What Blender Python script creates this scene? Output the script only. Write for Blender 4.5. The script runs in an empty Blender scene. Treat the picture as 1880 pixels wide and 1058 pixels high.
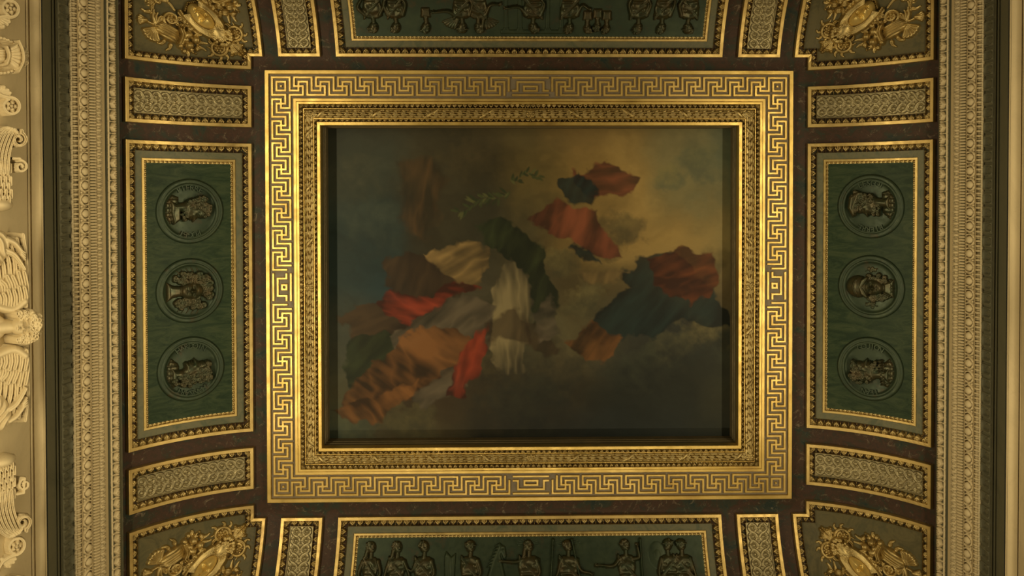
import bpy, math, random
import numpy as np
from mathutils import Matrix
PI = math.pi
sc = bpy.context.scene
COL = sc.collection
FPX = 1500.0; CH = 9.0; EYE = 1.6            # focal length in px, ceiling height over the eye, eye height

# ------------------------------------------------------------------ object helpers
def link(name, me, mat=None, parent=None, smooth=True):
    o = bpy.data.objects.new(name, me); COL.objects.link(o)
    if mat is not None:
        me.materials.append(mat)
    if parent is not None:
        o.parent = parent
    return o
def tag(o, label=None, cat=None, group=None, kind=None):
    if label: o['label'] = label
    if cat: o['category'] = cat
    if group: o['group'] = group
    if kind: o['kind'] = kind
    return o
def thing(name, label, cat, group=None):
    o = bpy.data.objects.new(name, None); COL.objects.link(o)
    o.empty_display_size = 0.1
    return tag(o, label, cat, group)
def mesh(name, V, Fc, smooth=True):
    """V (n,3) array, Fc (m,4) or (m,3) array"""
    V = np.asarray(V, dtype=np.float32); Fc = np.asarray(Fc, dtype=np.int32)
    me = bpy.data.meshes.new(name)
    n = Fc.shape[1]
    me.vertices.add(len(V)); me.vertices.foreach_set('co', V.ravel())
    me.loops.add(Fc.size); me.loops.foreach_set('vertex_index', Fc.ravel())
    me.polygons.add(len(Fc))
    me.polygons.foreach_set('loop_start', np.arange(0, Fc.size, n, dtype=np.int32))
    me.polygons.foreach_set('loop_total', np.full(len(Fc), n, dtype=np.int32))
    me.polygons.foreach_set('use_smooth', np.full(len(Fc), smooth, dtype=bool))
    me.update(calc_edges=True); me.validate()
    return me
def merge(parts):
    Vs, Fs, k = [], [], 0
    for V, Fc in parts:
        Vs.append(np.asarray(V, dtype=float)); Fs.append(np.asarray(Fc) + k); k += len(V)
    return np.concatenate(Vs), np.concatenate(Fs)
def grid_faces(nu, nv, flip=False):
    i = np.arange(nu - 1)[:, None] * nv + np.arange(nv - 1)[None, :]
    f = np.stack([i, i + nv, i + nv + 1, i + 1], -1).reshape(-1, 4)
    return f[:, ::-1] if flip else f

# ------------------------------------------------------------------ camera
RX, RY, RZ = -0.0163, -0.0179, 0.0014
CX, CY = 980.27, 377.20
def rot(rx, ry, rz):
    c, s = math.cos, math.sin
    A = np.array([[1,0,0],[0,c(rx),-s(rx)],[0,s(rx),c(rx)]])
    B = np.array([[c(ry),0,s(ry)],[0,1,0],[-s(ry),0,c(ry)]])
    C = np.array([[c(rz),-s(rz),0],[s(rz),c(rz),0],[0,0,1]])
    return C @ B @ A
M_ = np.diag([1., -1., 1.])
RC = M_ @ rot(RX, RY, RZ) @ M_                # world -> camera, x right, y down, z forward
def project(P):
    q = RC @ (np.asarray(P, float) - np.array([0, 0, EYE]))
    return CX + FPX * q[0] / q[2], CY + FPX * q[1] / q[2]
def ray_at(px, py, dz):
    """the point of the line of sight through a pixel at height dz over the eye"""
    d = RC.T @ np.array([(px - CX) / FPX, (py - CY) / FPX, 1.0])
    return d[0] / d[2] * dz, d[1] / d[2] * dz
cam = bpy.data.cameras.new('camera'); co = bpy.data.objects.new('camera', cam); COL.objects.link(co)
right, down, fwd = RC.T @ np.eye(3)[0], RC.T @ np.eye(3)[1], RC.T @ np.eye(3)[2]
mw = Matrix.Identity(4)
for i in range(3):
    mw[i][0] = right[i]; mw[i][1] = -down[i]; mw[i][2] = -fwd[i]
mw[2][3] = EYE
co.matrix_world = mw
cam.sensor_width = 36; cam.lens = FPX / 1880 * 36
cam.shift_x = (940 - CX) / 1880; cam.shift_y = (CY - 529) / 1880
cam.clip_end = 100
sc.camera = co

# ------------------------------------------------------------------ the vault: chart (a, b) = unrolled metres, a to the right, b down the photo
LIN, LOUT, RIN, ROUT = -2.9169, -4.2256, 3.1805, 4.5063
TIN, BIN = -1.4825, 3.5748
TOUT, BOUT = TIN - 1.31, BIN + 1.31
FL, FR, FT, FB = -2.7681, 3.0171, -1.3312, 3.4070
R_, A0 = 1.8648, 0.2433
EL, ER, ET, EB = LIN + .03, RIN - .03, TIN + .03, BIN - .03
AMAX = 1.45
def _arc(d):
    d = np.maximum(d, 0); th = A0 + d / R_
    th2 = np.minimum(th, AMAX); ex = (th - th2) * R_
    x = R_ * (np.sin(th2) - math.sin(A0)) + ex * math.cos(AMAX)
    z = R_ * (math.cos(A0) - np.cos(th2)) + ex * math.sin(AMAX)
    return x, z, np.tan(th2)
def chart(a, b, h=0.0):
    a, b, h = np.broadcast_arrays(np.asarray(a, float), np.asarray(b, float), np.asarray(h, float))
    da = np.where(a < EL, EL - a, np.where(a > ER, a - ER, 0)); sa = np.where(a < EL, -1., 1.)
    db = np.where(b < ET, ET - b, np.where(b > EB, b - EB, 0)); sb = np.where(b < ET, -1., 1.)
    xa, za, ta = _arc(da); xb, zb, tb = _arc(db)
    X = np.where(da > 0, np.where(sa < 0, EL, ER) + sa * xa, a)
    Y = np.where(db > 0, np.where(sb < 0, ET, EB) + sb * xb, b)
    k = .045
    m = np.maximum(za, zb); e1 = np.exp((za - m) / k); e2 = np.exp((zb - m) / k)
    S = m + k * np.log((e1 + e2)) - k * math.log(2) * np.exp(-m / .08)
    S = np.where(m <= 0, 0, S)
    w1 = e1 / (e1 + e2); w2 = 1 - w1
    gx = np.where(da > 0, sa * ta * w1, 0); gy = np.where(db > 0, sb * tb * w2, 0)
    n = np.sqrt(gx * gx + gy * gy + 1)
    return np.stack([X - h * gx / n, Y - h * gy / n, EYE + CH - S - h / n], -1)
def unchart(px, py):
    """chart coordinates of the vault point seen at a pixel"""
    a, b = ray_at(px, py, CH)
    for _ in range(25):
        p = np.array(project(chart(a, b)))
        pa = np.array(project(chart(a + 1e-3, b))); pb = np.array(project(chart(a, b + 1e-3)))
        J = np.stack([(pa - p) / 1e-3, (pb - p) / 1e-3], 1)
        d = np.linalg.solve(J, np.array([px, py]) - p)
        a += d[0] * .9; b += d[1] * .9
    return a, b

# ------------------------------------------------------------------ materials
def newmat(name):
    m = bpy.data.materials.new(name); m.use_nodes = True
    nt = m.node_tree; bs = nt.nodes['Principled BSDF']
    return m, nt, bs
def N(nt, t, **kw):
    n = nt.nodes.new(t)
    for k, v in kw.items():
        if k in n.inputs: n.inputs[k].default_value = v
        else: setattr(n, k, v)
    return n
def ramp(nt, fac, stops):
    r = nt.nodes.new('ShaderNodeValToRGB')
    el = r.color_ramp.elements
    while len(el) < len(stops): el.new(0.5)
    for e, (p, c) in zip(el, stops):
        e.position = p; e.color = (*c, 1)
    nt.links.new(fac, r.inputs[0])
    return r.outputs[0]
def coords(nt, scale=(1, 1, 1)):
    g = nt.nodes.new('ShaderNodeNewGeometry'); mp = nt.nodes.new('ShaderNodeMapping')
    mp.inputs['Scale'].default_value = scale
    nt.links.new(g.outputs['Position'], mp.inputs['Vector'])
    return mp.outputs[0]
def metal(name, c1, c2, metallic, r1, r2, scale=3.0, stain=None, bump=0.0):
    m, nt, bs = newmat(name)
    v = coords(nt)
    n1 = N(nt, 'ShaderNodeTexNoise', Scale=scale, Detail=6.0, Roughness=.65); nt.links.new(v, n1.inputs['Vector'])
    stops = [(.3, c1), (.7, c2)]
    if stain: stops = [(.22, stain)] + [(.42, c1), (.68, c2)]
    col = ramp(nt, n1.outputs['Fac'], stops)
    nt.links.new(col, bs.inputs['Base Color'])
    n2 = N(nt, 'ShaderNodeTexNoise', Scale=scale * 4.3, Detail=4.0); nt.links.new(v, n2.inputs['Vector'])
    mr = N(nt, 'ShaderNodeMapRange'); mr.inputs['To Min'].default_value = r1; mr.inputs['To Max'].default_value = r2
    mr.inputs['From Min'].default_value = .3; mr.inputs['From Max'].default_value = .7
    nt.links.new(n2.outputs['Fac'], mr.inputs['Value']); nt.links.new(mr.outputs[0], bs.inputs['Roughness'])
    bs.inputs['Metallic'].default_value = metallic
    if bump:
        n3 = N(nt, 'ShaderNodeTexNoise', Scale=45.0, Detail=3.0); nt.links.new(v, n3.inputs['Vector'])
        bp = N(nt, 'ShaderNodeBump', Strength=bump, Distance=.004)
        nt.links.new(n3.outputs['Fac'], bp.inputs['Height']); nt.links.new(bp.outputs[0], bs.inputs['Normal'])
    return m
def marble(name, cols, vein, scale, stretch=(1, 1, 1), rough=.35, vs=.5, spec=.22, dist=1.2):
    m, nt, bs = newmat(name)
    v = coords(nt, stretch)
    n1 = N(nt, 'ShaderNodeTexNoise', Scale=scale, Detail=9.0, Roughness=.72, Distortion=dist); nt.links.new(v, n1.inputs['Vector'])
    col = ramp(nt, n1.outputs['Fac'], cols)
    n2 = N(nt, 'ShaderNodeTexNoise', Scale=scale * 2.7, Detail=11.0, Roughness=.8, Distortion=dist * 2); nt.links.new(v, n2.inputs['Vector'])
    vn = ramp(nt, n2.outputs['Fac'], [(.56, (0, 0, 0)), (.66, (vs, vs, vs)), (.74, (0, 0, 0))])
    mx = nt.nodes.new('ShaderNodeMix'); mx.data_type = 'RGBA'
    nt.links.new(vn, mx.inputs[0]); nt.links.new(col, mx.inputs[6]); mx.inputs[7].default_value = (*vein, 1)
    nt.links.new(mx.outputs[2], bs.inputs['Base Color'])
    bs.inputs['Roughness'].default_value = rough; bs.inputs['Specular IOR Level'].default_value = spec
    return m
GOLD = metal('burnished gold leaf', (.70, .51, .16), (.84, .63, .235), .95, .33, .48, 2.2, stain=(.48, .32, .11), bump=.15)
GOLD_OLD = metal('aged gold leaf', (.48, .375, .165), (.64, .51, .235), .90, .34, .52, 5, stain=(.28, .21, .09))
GOLD_FACE = metal('bright gilding', (.80, .62, .22), (.90, .71, .28), .62, .27, .38, 4)
GREYGOLD = metal('grey gilding', (.27, .235, .135), (.37, .32, .18), .75, .34, .5, 6)
CHANNEL = metal('greyed ground', (.20, .17, .12), (.27, .23, .17), .25, .5, .7, 5)
BRONZE = metal('dark green bronze', (.026, .046, .027), (.042, .064, .034), .40, .38, .52, 5, stain=(.07, .048, .022))
BRONZE_HI = metal('copper bronze', (.034, .054, .030), (.085, .066, .032), .55, .28, .42, 9)
MARBLE_RED = marble('dark red and green breccia', [(.34, (.014, .030, .028)), (.42, (.034, .040, .027)), (.48, (.046, .030, .019)), (.54, (.064, .034, .023)), (.59, (.044, .029, .021)), (.66, (.030, .040, .030))], (.24, .20, .14), 3.6, (1, 1, 1), .5, .8, dist=.5)
MARBLE_GREEN = marble('sea green marble', [(.38, (.012, .030, .014)), (.5, (.024, .046, .021)), (.62, (.042, .064, .030))], (.07, .10, .06), 2.2, (1, 5, 2), .5, .5)
MARBLE_GREY = marble('grey green marble', [(.38, (.10, .12, .08)), (.5, (.17, .165, .10)), (.62, (.12, .135, .095))], (.07, .08, .07), 3.5, (1, 1, 1), .42, .5)
GROUND = marble('olive panel ground', [(.38, (.085, .080, .042)), (.5, (.135, .118, .058)), (.62, (.095, .092, .050))], (.15, .13, .08), 3.0, (1, 1, 1), .5, .3)
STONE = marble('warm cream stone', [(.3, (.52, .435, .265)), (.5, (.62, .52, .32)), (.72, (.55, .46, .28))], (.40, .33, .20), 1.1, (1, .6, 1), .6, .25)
STONE_SHADE = marble('stone with shade in its colour', [(.3, (.105, .105, .068)), (.5, (.14, .135, .085)), (.72, (.12, .12, .078))], (.09, .09, .06), 1.3, (1, .6, 1), .7, .2)  # cream stone darkened: the shade of coffers and soffits is in the colour
PLASTER = marble('painted wall', [(.3, (.16, .13, .08)), (.6, (.20, .16, .10))], (.15, .12, .08), 1.0, (1, 1, 1), .8, .2)
PARQUET, nt_, bs_ = newmat('oak parquet')
v_ = coords(nt_, (1, 1, 1)); br = N(nt_, 'ShaderNodeTexBrick', Scale=2.0); nt_.links.new(v_, br.inputs['Vector'])
br.inputs['Color1'].default_value = (.07, .04, .02, 1); br.inputs['Color2'].default_value = (.10, .055, .03, 1); br.inputs['Mortar'].default_value = (.07, .04, .02, 1)
nt_.links.new(br.outputs['Color'], bs_.inputs['Base Color']); bs_.inputs['Roughness'].default_value = .4

# ------------------------------------------------------------------ rings of moulding around a rectilinear outline in the chart
def offset_poly(poly, d):
    n = len(poly); area = sum(poly[i][0] * poly[(i + 1) % n][1] - poly[(i + 1) % n][0] * poly[i][1] for i in range(n))
    s = 1 if area > 0 else -1; out = []
    nr = []
    for i in range(n):
        e = np.subtract(poly[(i + 1) % n], poly[i]); e = e / np.linalg.norm(e); nr.append(np.array([-e[1], e[0]]) * s)
    for i in range(n):
        out.append(np.array(poly[i]) + d * (nr[i - 1] + nr[i]))
    return out
def ring(poly, d0, d1, nu, hfun, res=.05, pitch=None, sides=None, close=True):
    """hfun(u 0..1, t metres) -> height; t is measured so that whole pitches fit between the corners"""
    parts = []
    ds = np.linspace(d0, d1, nu)
    off = [offset_poly(poly, d) for d in ds]
    n = len(poly)
    for k in range(n):
        if sides is not None and k not in sides: continue
        p0 = np.array([o[k] for o in off]); p1 = np.array([o[(k + 1) % n] for o in off])
        Lm = np.linalg.norm(p1[nu // 2] - p0[nu // 2])
        nt = max(2, int(Lm / res) + 1)
        ta = np.linspace(0, 1, nt)
        P = p0[:, None, :] * (1 - ta)[None, :, None] + p1[:, None, :] * ta[None, :, None]
        e = (p1[nu // 2] - p0[nu // 2]) / Lm; mid = (p0[nu // 2] + p1[nu // 2]) / 2
        t = (P - mid) @ e
        if pitch:
            cnt = max(1, round(Lm / pitch)); t = t / (Lm / cnt) + (.5 if cnt % 2 == 0 else 0)
        u = np.linspace(0, 1, nu)[:, None] * np.ones_like(t)
        h = hfun(u, t)
        V = chart(P[..., 0], P[..., 1], h).reshape(-1, 3)
        parts.append((V, grid_faces(nu, nt)))
    return parts
def ring_obj(name, poly, d0, d1, nu, hfun, mat, parent, **kw):
    V, Fc = merge(ring(poly, d0, d1, nu, hfun, **kw))
    return link(name, mesh(name, V, Fc, smooth=True), mat, parent)
def flat_band(h, dep, e=.12):
    """a plain band with upright edges"""
    def f(u, t):
        return np.where((u < 1e-6) | (u > 1 - 1e-6), h - dep, h) + 0 * t
    return f
def band_obj(name, poly, d0, d1, h, dep, mat, parent, bev=.003, res=.06, **kw):
    # explicit profile: outer wall, top, inner wall
    dl = [d0, d0, d0 + bev, d1 - bev, d1, d1]; hl = [h - dep, h - bev, h, h, h - bev, h - dep]
    parts = []
    off = [offset_poly(poly, d) for d in dl]; n = len(poly)
    for k in range(n):
        p0 = np.array([o[k] for o in off]); p1 = np.array([o[(k + 1) % n] for o in off])
        nt = max(2, int(np.linalg.norm(p1[0] - p0[0]) / res) + 1); ta = np.linspace(0, 1, nt)
        P = p0[:, None, :] * (1 - ta)[None, :, None] + p1[:, None, :] * ta[None, :, None]
        V = chart(P[..., 0], P[..., 1], np.array(hl)[:, None] + 0 * ta[None, :]).reshape(-1, 3)
        parts.append((V, grid_faces(6, nt)))
    V, Fc = merge(parts)
    me = mesh(name, V, Fc, smooth=False)
    return link(name, me, mat, parent)
def ss(x, a, b):
    x = np.clip((x - a) / (b - a), 0, 1); return x * x * (3 - 2 * x)
def fr(t): return t - np.floor(t) - .5          # -.5 .. .5 within a pitch
def leaf_shape(u, t, amp, deep):
    """water leaf: lobed foot, waist, pointed tip towards u = 1, darts between, open ground cut away"""
    x = fr(t); a = np.abs(x); y = .5 - a
    w = np.where(u < .42, .38 + .04 * np.sin(np.clip(u / .42, 0, 1) * PI), .38 * np.clip(1 - ((u - .42) / .52), 0, 1) ** .9 + .012)
    leaf = np.clip((w - a) / .06, 0, 1)
    slit = np.clip(1 - np.abs(a - .17) / .035, 0, 1) * (u < .36) + np.clip(1 - a / .03, 0, 1) * (u < .60) * .6
    dw = .035 + .045 * np.exp(-((u - .16) / .10) ** 2) + .02 * (u > .8)
    dart = np.clip((dw - y) / .03, 0, 1) * (u > .05)
    lip = np.clip((u - .93) / .03, 0, 1)
    m = np.maximum.reduce([leaf * (1 - .85 * slit), dart, lip])
    top = amp * (.55 + .45 * np.sin(np.clip(u / .9, 0, 1) * PI)) * np.where(leaf > dart, .6 + .4 * np.sqrt(np.clip(1 - (a / np.maximum(w, .02)) ** 2, 0, 1)), .7)
    return top * m - deep * (1 - m)
def leaf_profile(h0, h1, amp):
    def f(u, t):
        return h0 + (h1 - h0) * u - amp + leaf_shape(u, t, amp, .07)
    return f
def bead_profile(h0, amp):
    def f(u, t):
        x = fr(t); v = (u - .5)
        b = np.sqrt(np.clip(1 - (x / .34) ** 2 - (v / .42) ** 2, 0, 1))
        return h0 + amp * b
    return f

# ------------------------------------------------------------------ height fields for carving
class HF:
    def __init__(s, u0, u1, v0, v1, res):
        s.nu = int((u1 - u0) / res) + 2; s.nv = int((v1 - v0) / res) + 2
        s.u, s.v = np.meshgrid(np.linspace(u0, u1, s.nu), np.linspace(v0, v1, s.nv), indexing='ij')
        s.H = np.zeros_like(s.u); s.res = res
    def loc(s, cx, cy, ang):
        c, n = math.cos(ang), math.sin(ang); x = s.u - cx; y = s.v - cy
        return x * c + y * n, -x * n + y * c
    def dome(s, cx, cy, rx, ry, h, ang=0, base=0, p=.5):
        x, y = s.loc(cx, cy, ang); d = np.clip(1 - (x / rx) ** 2 - (y / ry) ** 2, 0, 1)
        s.H = np.where(d > 0, np.maximum(s.H, base + h * d ** p), s.H)
    def add(s, cx, cy, rx, ry, h, ang=0, within=True):
        x, y = s.loc(cx, cy, ang); g = h * np.exp(-(x / rx) ** 2 - (y / ry) ** 2)
        s.H = np.where(s.H > 0, np.maximum(s.H + g, s.H * .2), s.H) if within else s.H + g
    def segd(s, pts, r0, r1):
        """distance / radius to a polyline with radius running r0 -> r1, and the place along it"""
        pts = np.asarray(pts, float); L = np.concatenate([[0], np.cumsum(np.linalg.norm(np.diff(pts, axis=0), axis=1))]); T = L[-1]
        best = np.full(s.u.shape, 1e9); at = np.zeros(s.u.shape)
        rm = max(r0, r1)
        for i in range(len(pts) - 1):
            ax, ay = pts[i]; dx, dy = pts[i + 1] - pts[i]; l2 = dx * dx + dy * dy + 1e-12
            k = np.clip(((s.u - ax) * dx + (s.v - ay) * dy) / l2, 0, 1)
            q = (L[i] + k * math.sqrt(l2)) / T
            d = np.hypot(s.u - ax - k * dx, s.v - ay - k * dy) / (r0 + (r1 - r0) * q)
            m = d < best; best = np.where(m, d, best); at = np.where(m, q, at)
        return best, at
    def stroke(s, pts, r0, r1, h, base=0, groove=0, h1=None):
        if 3 <= len(pts) <= 9:
            P = np.asarray(pts, float); P = np.concatenate([[2 * P[0] - P[1]], P, [2 * P[-1] - P[-2]]]); out = []
            for i in range(1, len(P) - 2):
                for t in (0, .25, .5, .75):
                    out.append(.5 * (2 * P[i] + (P[i + 1] - P[i - 1]) * t + (2 * P[i - 1] - 5 * P[i] + 4 * P[i + 1] - P[i + 2]) * t * t + (3 * P[i] - P[i - 1] - 3 * P[i + 1] + P[i + 2]) * t ** 3))
            pts = out + [P[-2]]
        d, q = s.segd(pts, r0, r1)
        hh = h if h1 is None else h + (h1 - h) * q
        p = np.sqrt(np.clip(1 - d * d, 0, 1))
        if groove: p = p - groove * np.exp(-(d / .28) ** 2)
        s.H = np.where(d < 1, np.maximum(s.H, base + hh * p), s.H)
    def line(s, pts, r, h):
        d, q = s.segd(pts, r, r)
        s.H = np.where(s.H > 0, np.maximum(s.H + h * np.exp(-d * d), s.H * .15), s.H)
    def inside(s, poly):
        poly = np.asarray(poly, float); n = len(poly); ins = np.zeros(s.u.shape, bool); dist = np.full(s.u.shape, 1e9)
        for i in range(n):
            x0, y0 = poly[i]; x1, y1 = poly[(i + 1) % n]
            c = ((y0 > s.v) != (y1 > s.v)) & (s.u < (x1 - x0) * (s.v - y0) / (y1 - y0 + 1e-12) + x0)
            ins ^= c
            dx, dy = x1 - x0, y1 - y0
            k = np.clip(((s.u - x0) * dx + (s.v - y0) * dy) / (dx * dx + dy * dy + 1e-12), 0, 1)
            dist = np.minimum(dist, np.hypot(s.u - x0 - k * dx, s.v - y0 - k * dy))
        return ins, dist
    def poly(s, poly, w, h, base=0, folds=None):
        ins, d = s.inside(poly)
        k = np.clip(d / w, 0, 1); p = np.sqrt(1 - (1 - k) ** 2)
        hh = base + h * p
        if folds is not None: hh = hh + folds * p
        s.H = np.where(ins, np.maximum(s.H, hh), s.H)
        return ins
    def ringlet(s, cx, cy, r, h, w=.35, ang0=0, turns=1.6):
        th = np.linspace(0, turns * 2 * PI, 18); rr = r * (1 - th / th[-1] * .8)
        s.stroke(np.stack([cx + rr * np.cos(th + ang0), cy + rr * np.sin(th + ang0)], 1), r * w * .8, r * w * .5, h, base=h * .8)
    def curls(s, cx, cy, rx, ry, n, r, h, base, seed, ang=0, r_in=0.0):
        rn = random.Random(seed)
        for i in range(n):
            while True:
                x, y = rn.uniform(-1, 1), rn.uniform(-1, 1)
                if r_in ** 2 <= x * x + y * y <= 1: break
            c, sn = math.cos(ang), math.sin(ang); X = x * rx; Y = y * ry
            px, py = cx + X * c - Y * sn, cy + X * sn + Y * c
            d = np.hypot(s.u - px, s.v - py)
            rr = r * rn.uniform(.7, 1.2)
            sh = np.exp(-((d - rr * .62) / (rr * .22)) ** 2) + .8 * np.exp(-(d / (rr * .25)) ** 2)
            s.H = np.where(d < rr, np.maximum(s.H, base + h * sh * rn.uniform(.7, 1.1)), s.H)
    def petals(s, cx, cy, r, n, h, base=0, ang=0, rot=0):
        x = s.u - cx; y = s.v - cy; d = np.hypot(x, y) / r; th = np.arctan2(y, x) + rot
        lob = np.abs(np.cos(th * n / 2)) ** .6
        p = np.clip(1 - (d / (.55 + .45 * lob)) ** 2, 0, 1) ** .5 * (.55 + .45 * lob)
        c = np.clip(1 - (d / .26) ** 2, 0, 1) ** .5
        dip = np.exp(-((d - .32) / .07) ** 2)
        s.H = np.where(d < 1, np.maximum(s.H, base + h * np.maximum(p * (1 - .6 * dip), c * .95)), s.H)
    def parts(s, mp, eps=1e-5, flip=False, base=None):
        on = s.H > eps
        cell = on[:-1, :-1] | on[1:, :-1] | on[:-1, 1:] | on[1:, 1:]
        f = grid_faces(s.nu, s.nv, flip)[cell.ravel()]
        used = np.unique(f); idx = np.full(s.u.size, -1); idx[used] = np.arange(len(used))
        V = mp(s.u.ravel()[used], s.v.ravel()[used], s.H.ravel()[used])
        return V, idx[f]
def hf_obj(name, hf, mp, mat, parent=None, flip=False):
    V, Fc = hf.parts(mp, flip=flip)
    return link(name, mesh(name, V, Fc), mat, parent)

# ------------------------------------------------------------------ ceiling, walls, floor
def struct(o): o['kind'] = 'structure'; return o
pL, pR, pT, pB = FL + .60, FR - .60, FT + .60, FB - .60           # opening of the painting
av = np.unique(np.round(np.concatenate([np.arange(LOUT - .12, ROUT + .121, .04), [pL, pR]]), 5)); bv = np.unique(np.round(np.concatenate([np.arange(TOUT - .12, BOUT + .121, .04), [pT, pB]]), 5))
A, B = np.meshgrid(av, bv, indexing='ij')
f = grid_faces(len(av), len(bv))
am = (av[:-1] + av[1:]) / 2; bm = (bv[:-1] + bv[1:]) / 2
hole = ((am > pL) & (am < pR))[:, None] & ((bm > pT) & (bm < pB))[None, :]
struct(link('ceiling', mesh('ceiling', chart(A, B, 0).reshape(-1, 3), f[~hole.ravel()]), MARBLE_RED))
XL, YT_, _ = chart(LOUT - .12, TOUT - .12); XR, YB_, _ = chart(ROUT + .12, BOUT + .12)
ZC = chart(LOUT - .12, 1.0)[2]                                     # height of the cornice top

# ------------------------------------------------------------------ cornice and frieze: cross-sections found from the photo at row 520
def pt(px, k, py=520):
    x, y = ray_at(px, py, CH / k); return (x, EYE + CH / k)
def prof_left():
    return dict(
        top=[pt(222, 1.112), pt(219, 1.114), pt(217, 1.118), pt(215.3, 1.119)],
        leaf=[pt(215, 1.119), pt(203.5, 1.128)],
        soff=[pt(203.5, 1.128), pt(202.5, 1.126), pt(196, 1.127), pt(195, 1.130)],
        fascia=[pt(195, 1.130), pt(190, 1.137)],
        oval=[pt(190, 1.137), pt(178.8, 1.147)],
        tongue=[pt(178.8, 1.147), pt(167, 1.156)],
        fil1=[pt(167, 1.156), pt(165, 1.157), pt(163, 1.160)],
        egg=[pt(163, 1.160), pt(148.5, 1.171)],
        fil2=[pt(148.5, 1.171), pt(147.5, 1.171), pt(145.5, 1.174)],
        bead=[pt(145.5, 1.174), pt(136.5, 1.183)],
        soff2=[pt(136.5, 1.183), pt(135.5, 1.177), pt(131, 1.179), pt(130, 1.183)],
        coffer=[pt(130, 1.183), pt(111.5, 1.206)],
        plain=[pt(111.5, 1.206), pt(110, 1.206), pt(108, 1.209), pt(104, 1.213), pt(102, 1.214), pt(95, 1.224), pt(80.5, 1.243), pt(79, 1.246)])
# left side as measured, the right side is its twin, placed by the photo's own pixels
PXL = [222, 215, 203.5, 195, 190, 178.8, 167, 163, 148.5, 145.5, 136.5, 130, 111.5, 79, 60, 50]
PXR = [1721, 1724, 1735, 1743.5, 1748.5, 1760, 1771.5, 1774, 1789, 1791, 1799, 1804, 1821, 1851.5, 1872, 1878]
def section(side):
    g = (lambda p: p) if side == 'left' else (lambda p: float(np.interp(p, PXL[::-1], PXR[::-1])) if 50 <= p <= 222 else (PXR[-1] + (50 - p) if p < 50 else 1721 - (p - 222)))
    P = lambda px, k: pt(g(px), k)
    d = {}
    d['top'] = [P(222, 1.095), P(222, 1.112), P(219, 1.114), P(217, 1.118), P(215, 1.119)]
    d['leaf'] = [P(215, 1.119), P(203.5, 1.128)]
    d['soffit'] = [P(203.5, 1.128), P(202.8, 1.124), P(196, 1.126), P(195, 1.130)]
    d['fascia'] = [P(195, 1.130), P(190, 1.138)]
    d['oval'] = [P(190, 1.138), P(178.8, 1.147)]
    d['tongue'] = [P(178.8, 1.147), P(167, 1.156)]
    d['fillet'] = [P(167, 1.156), P(166, 1.153), P(165, 1.157), P(163.2, 1.161), P(163, 1.158)]
    d['egg'] = [P(163, 1.158), P(148.5, 1.171)]
    d['listel'] = [P(148.5, 1.169), P(147.8, 1.171), P(145.8, 1.175), P(145.5, 1.172)]
    d['bead'] = [P(145.5, 1.172), P(136.5, 1.183)]
    d['recess'] = [P(136.5, 1.183), P(136, 1.174), P(131, 1.176), P(130, 1.181)]
    d['coffer'] = [P(130, 1.181), P(111.5, 1.205)]
    d['plain'] = [P(111.5, 1.205), P(110, 1.203), P(107, 1.209), P(105, 1.207), P(101, 1.212), P(99, 1.211), P(90, 1.224), P(83, 1.234)]
    x79, z79 = P(79.5, 1.262)
    d['ledge'] = [(d['plain'][-1][0], z79 + .02), (x79, z79 + .012), (x79, z79), P(78, 1.262)]
    xa, za = P(77.5, 1.262); xb, zb = P(60, 1.264)
    sg = -1 if side == 'left' else 1
    roundm = []
    for i in range(9):
        t = i / 8
        px = 77.5 + (60 - 77.5) * t; k = 1.262 + .013 * t - .004 * math.sin(t * PI)
        roundm.append(P(px, k))
    d['ovolo'] = roundm
    d['fillets'] = [P(60, 1.275), P(59, 1.272), P(56, 1.275), P(55.5, 1.280), P(53.5, 1.281), P(53, 1.278), P(50, 1.283)]
    xw, zw = P(50, 1.283)
    d['wallx'] = xw; d['wallz'] = zw
    return d
SEC = {s: section(s) for s in ('left', 'right')}
XWL, XWR = SEC['left']['wallx'], SEC['right']['wallx']
YWT, YWB = YT_ - (XL - XWL), YB_ + (XWR - XR)
DEPTH0 = XL                                                         # cornice front on the left
def run_faces(V): return V
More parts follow.
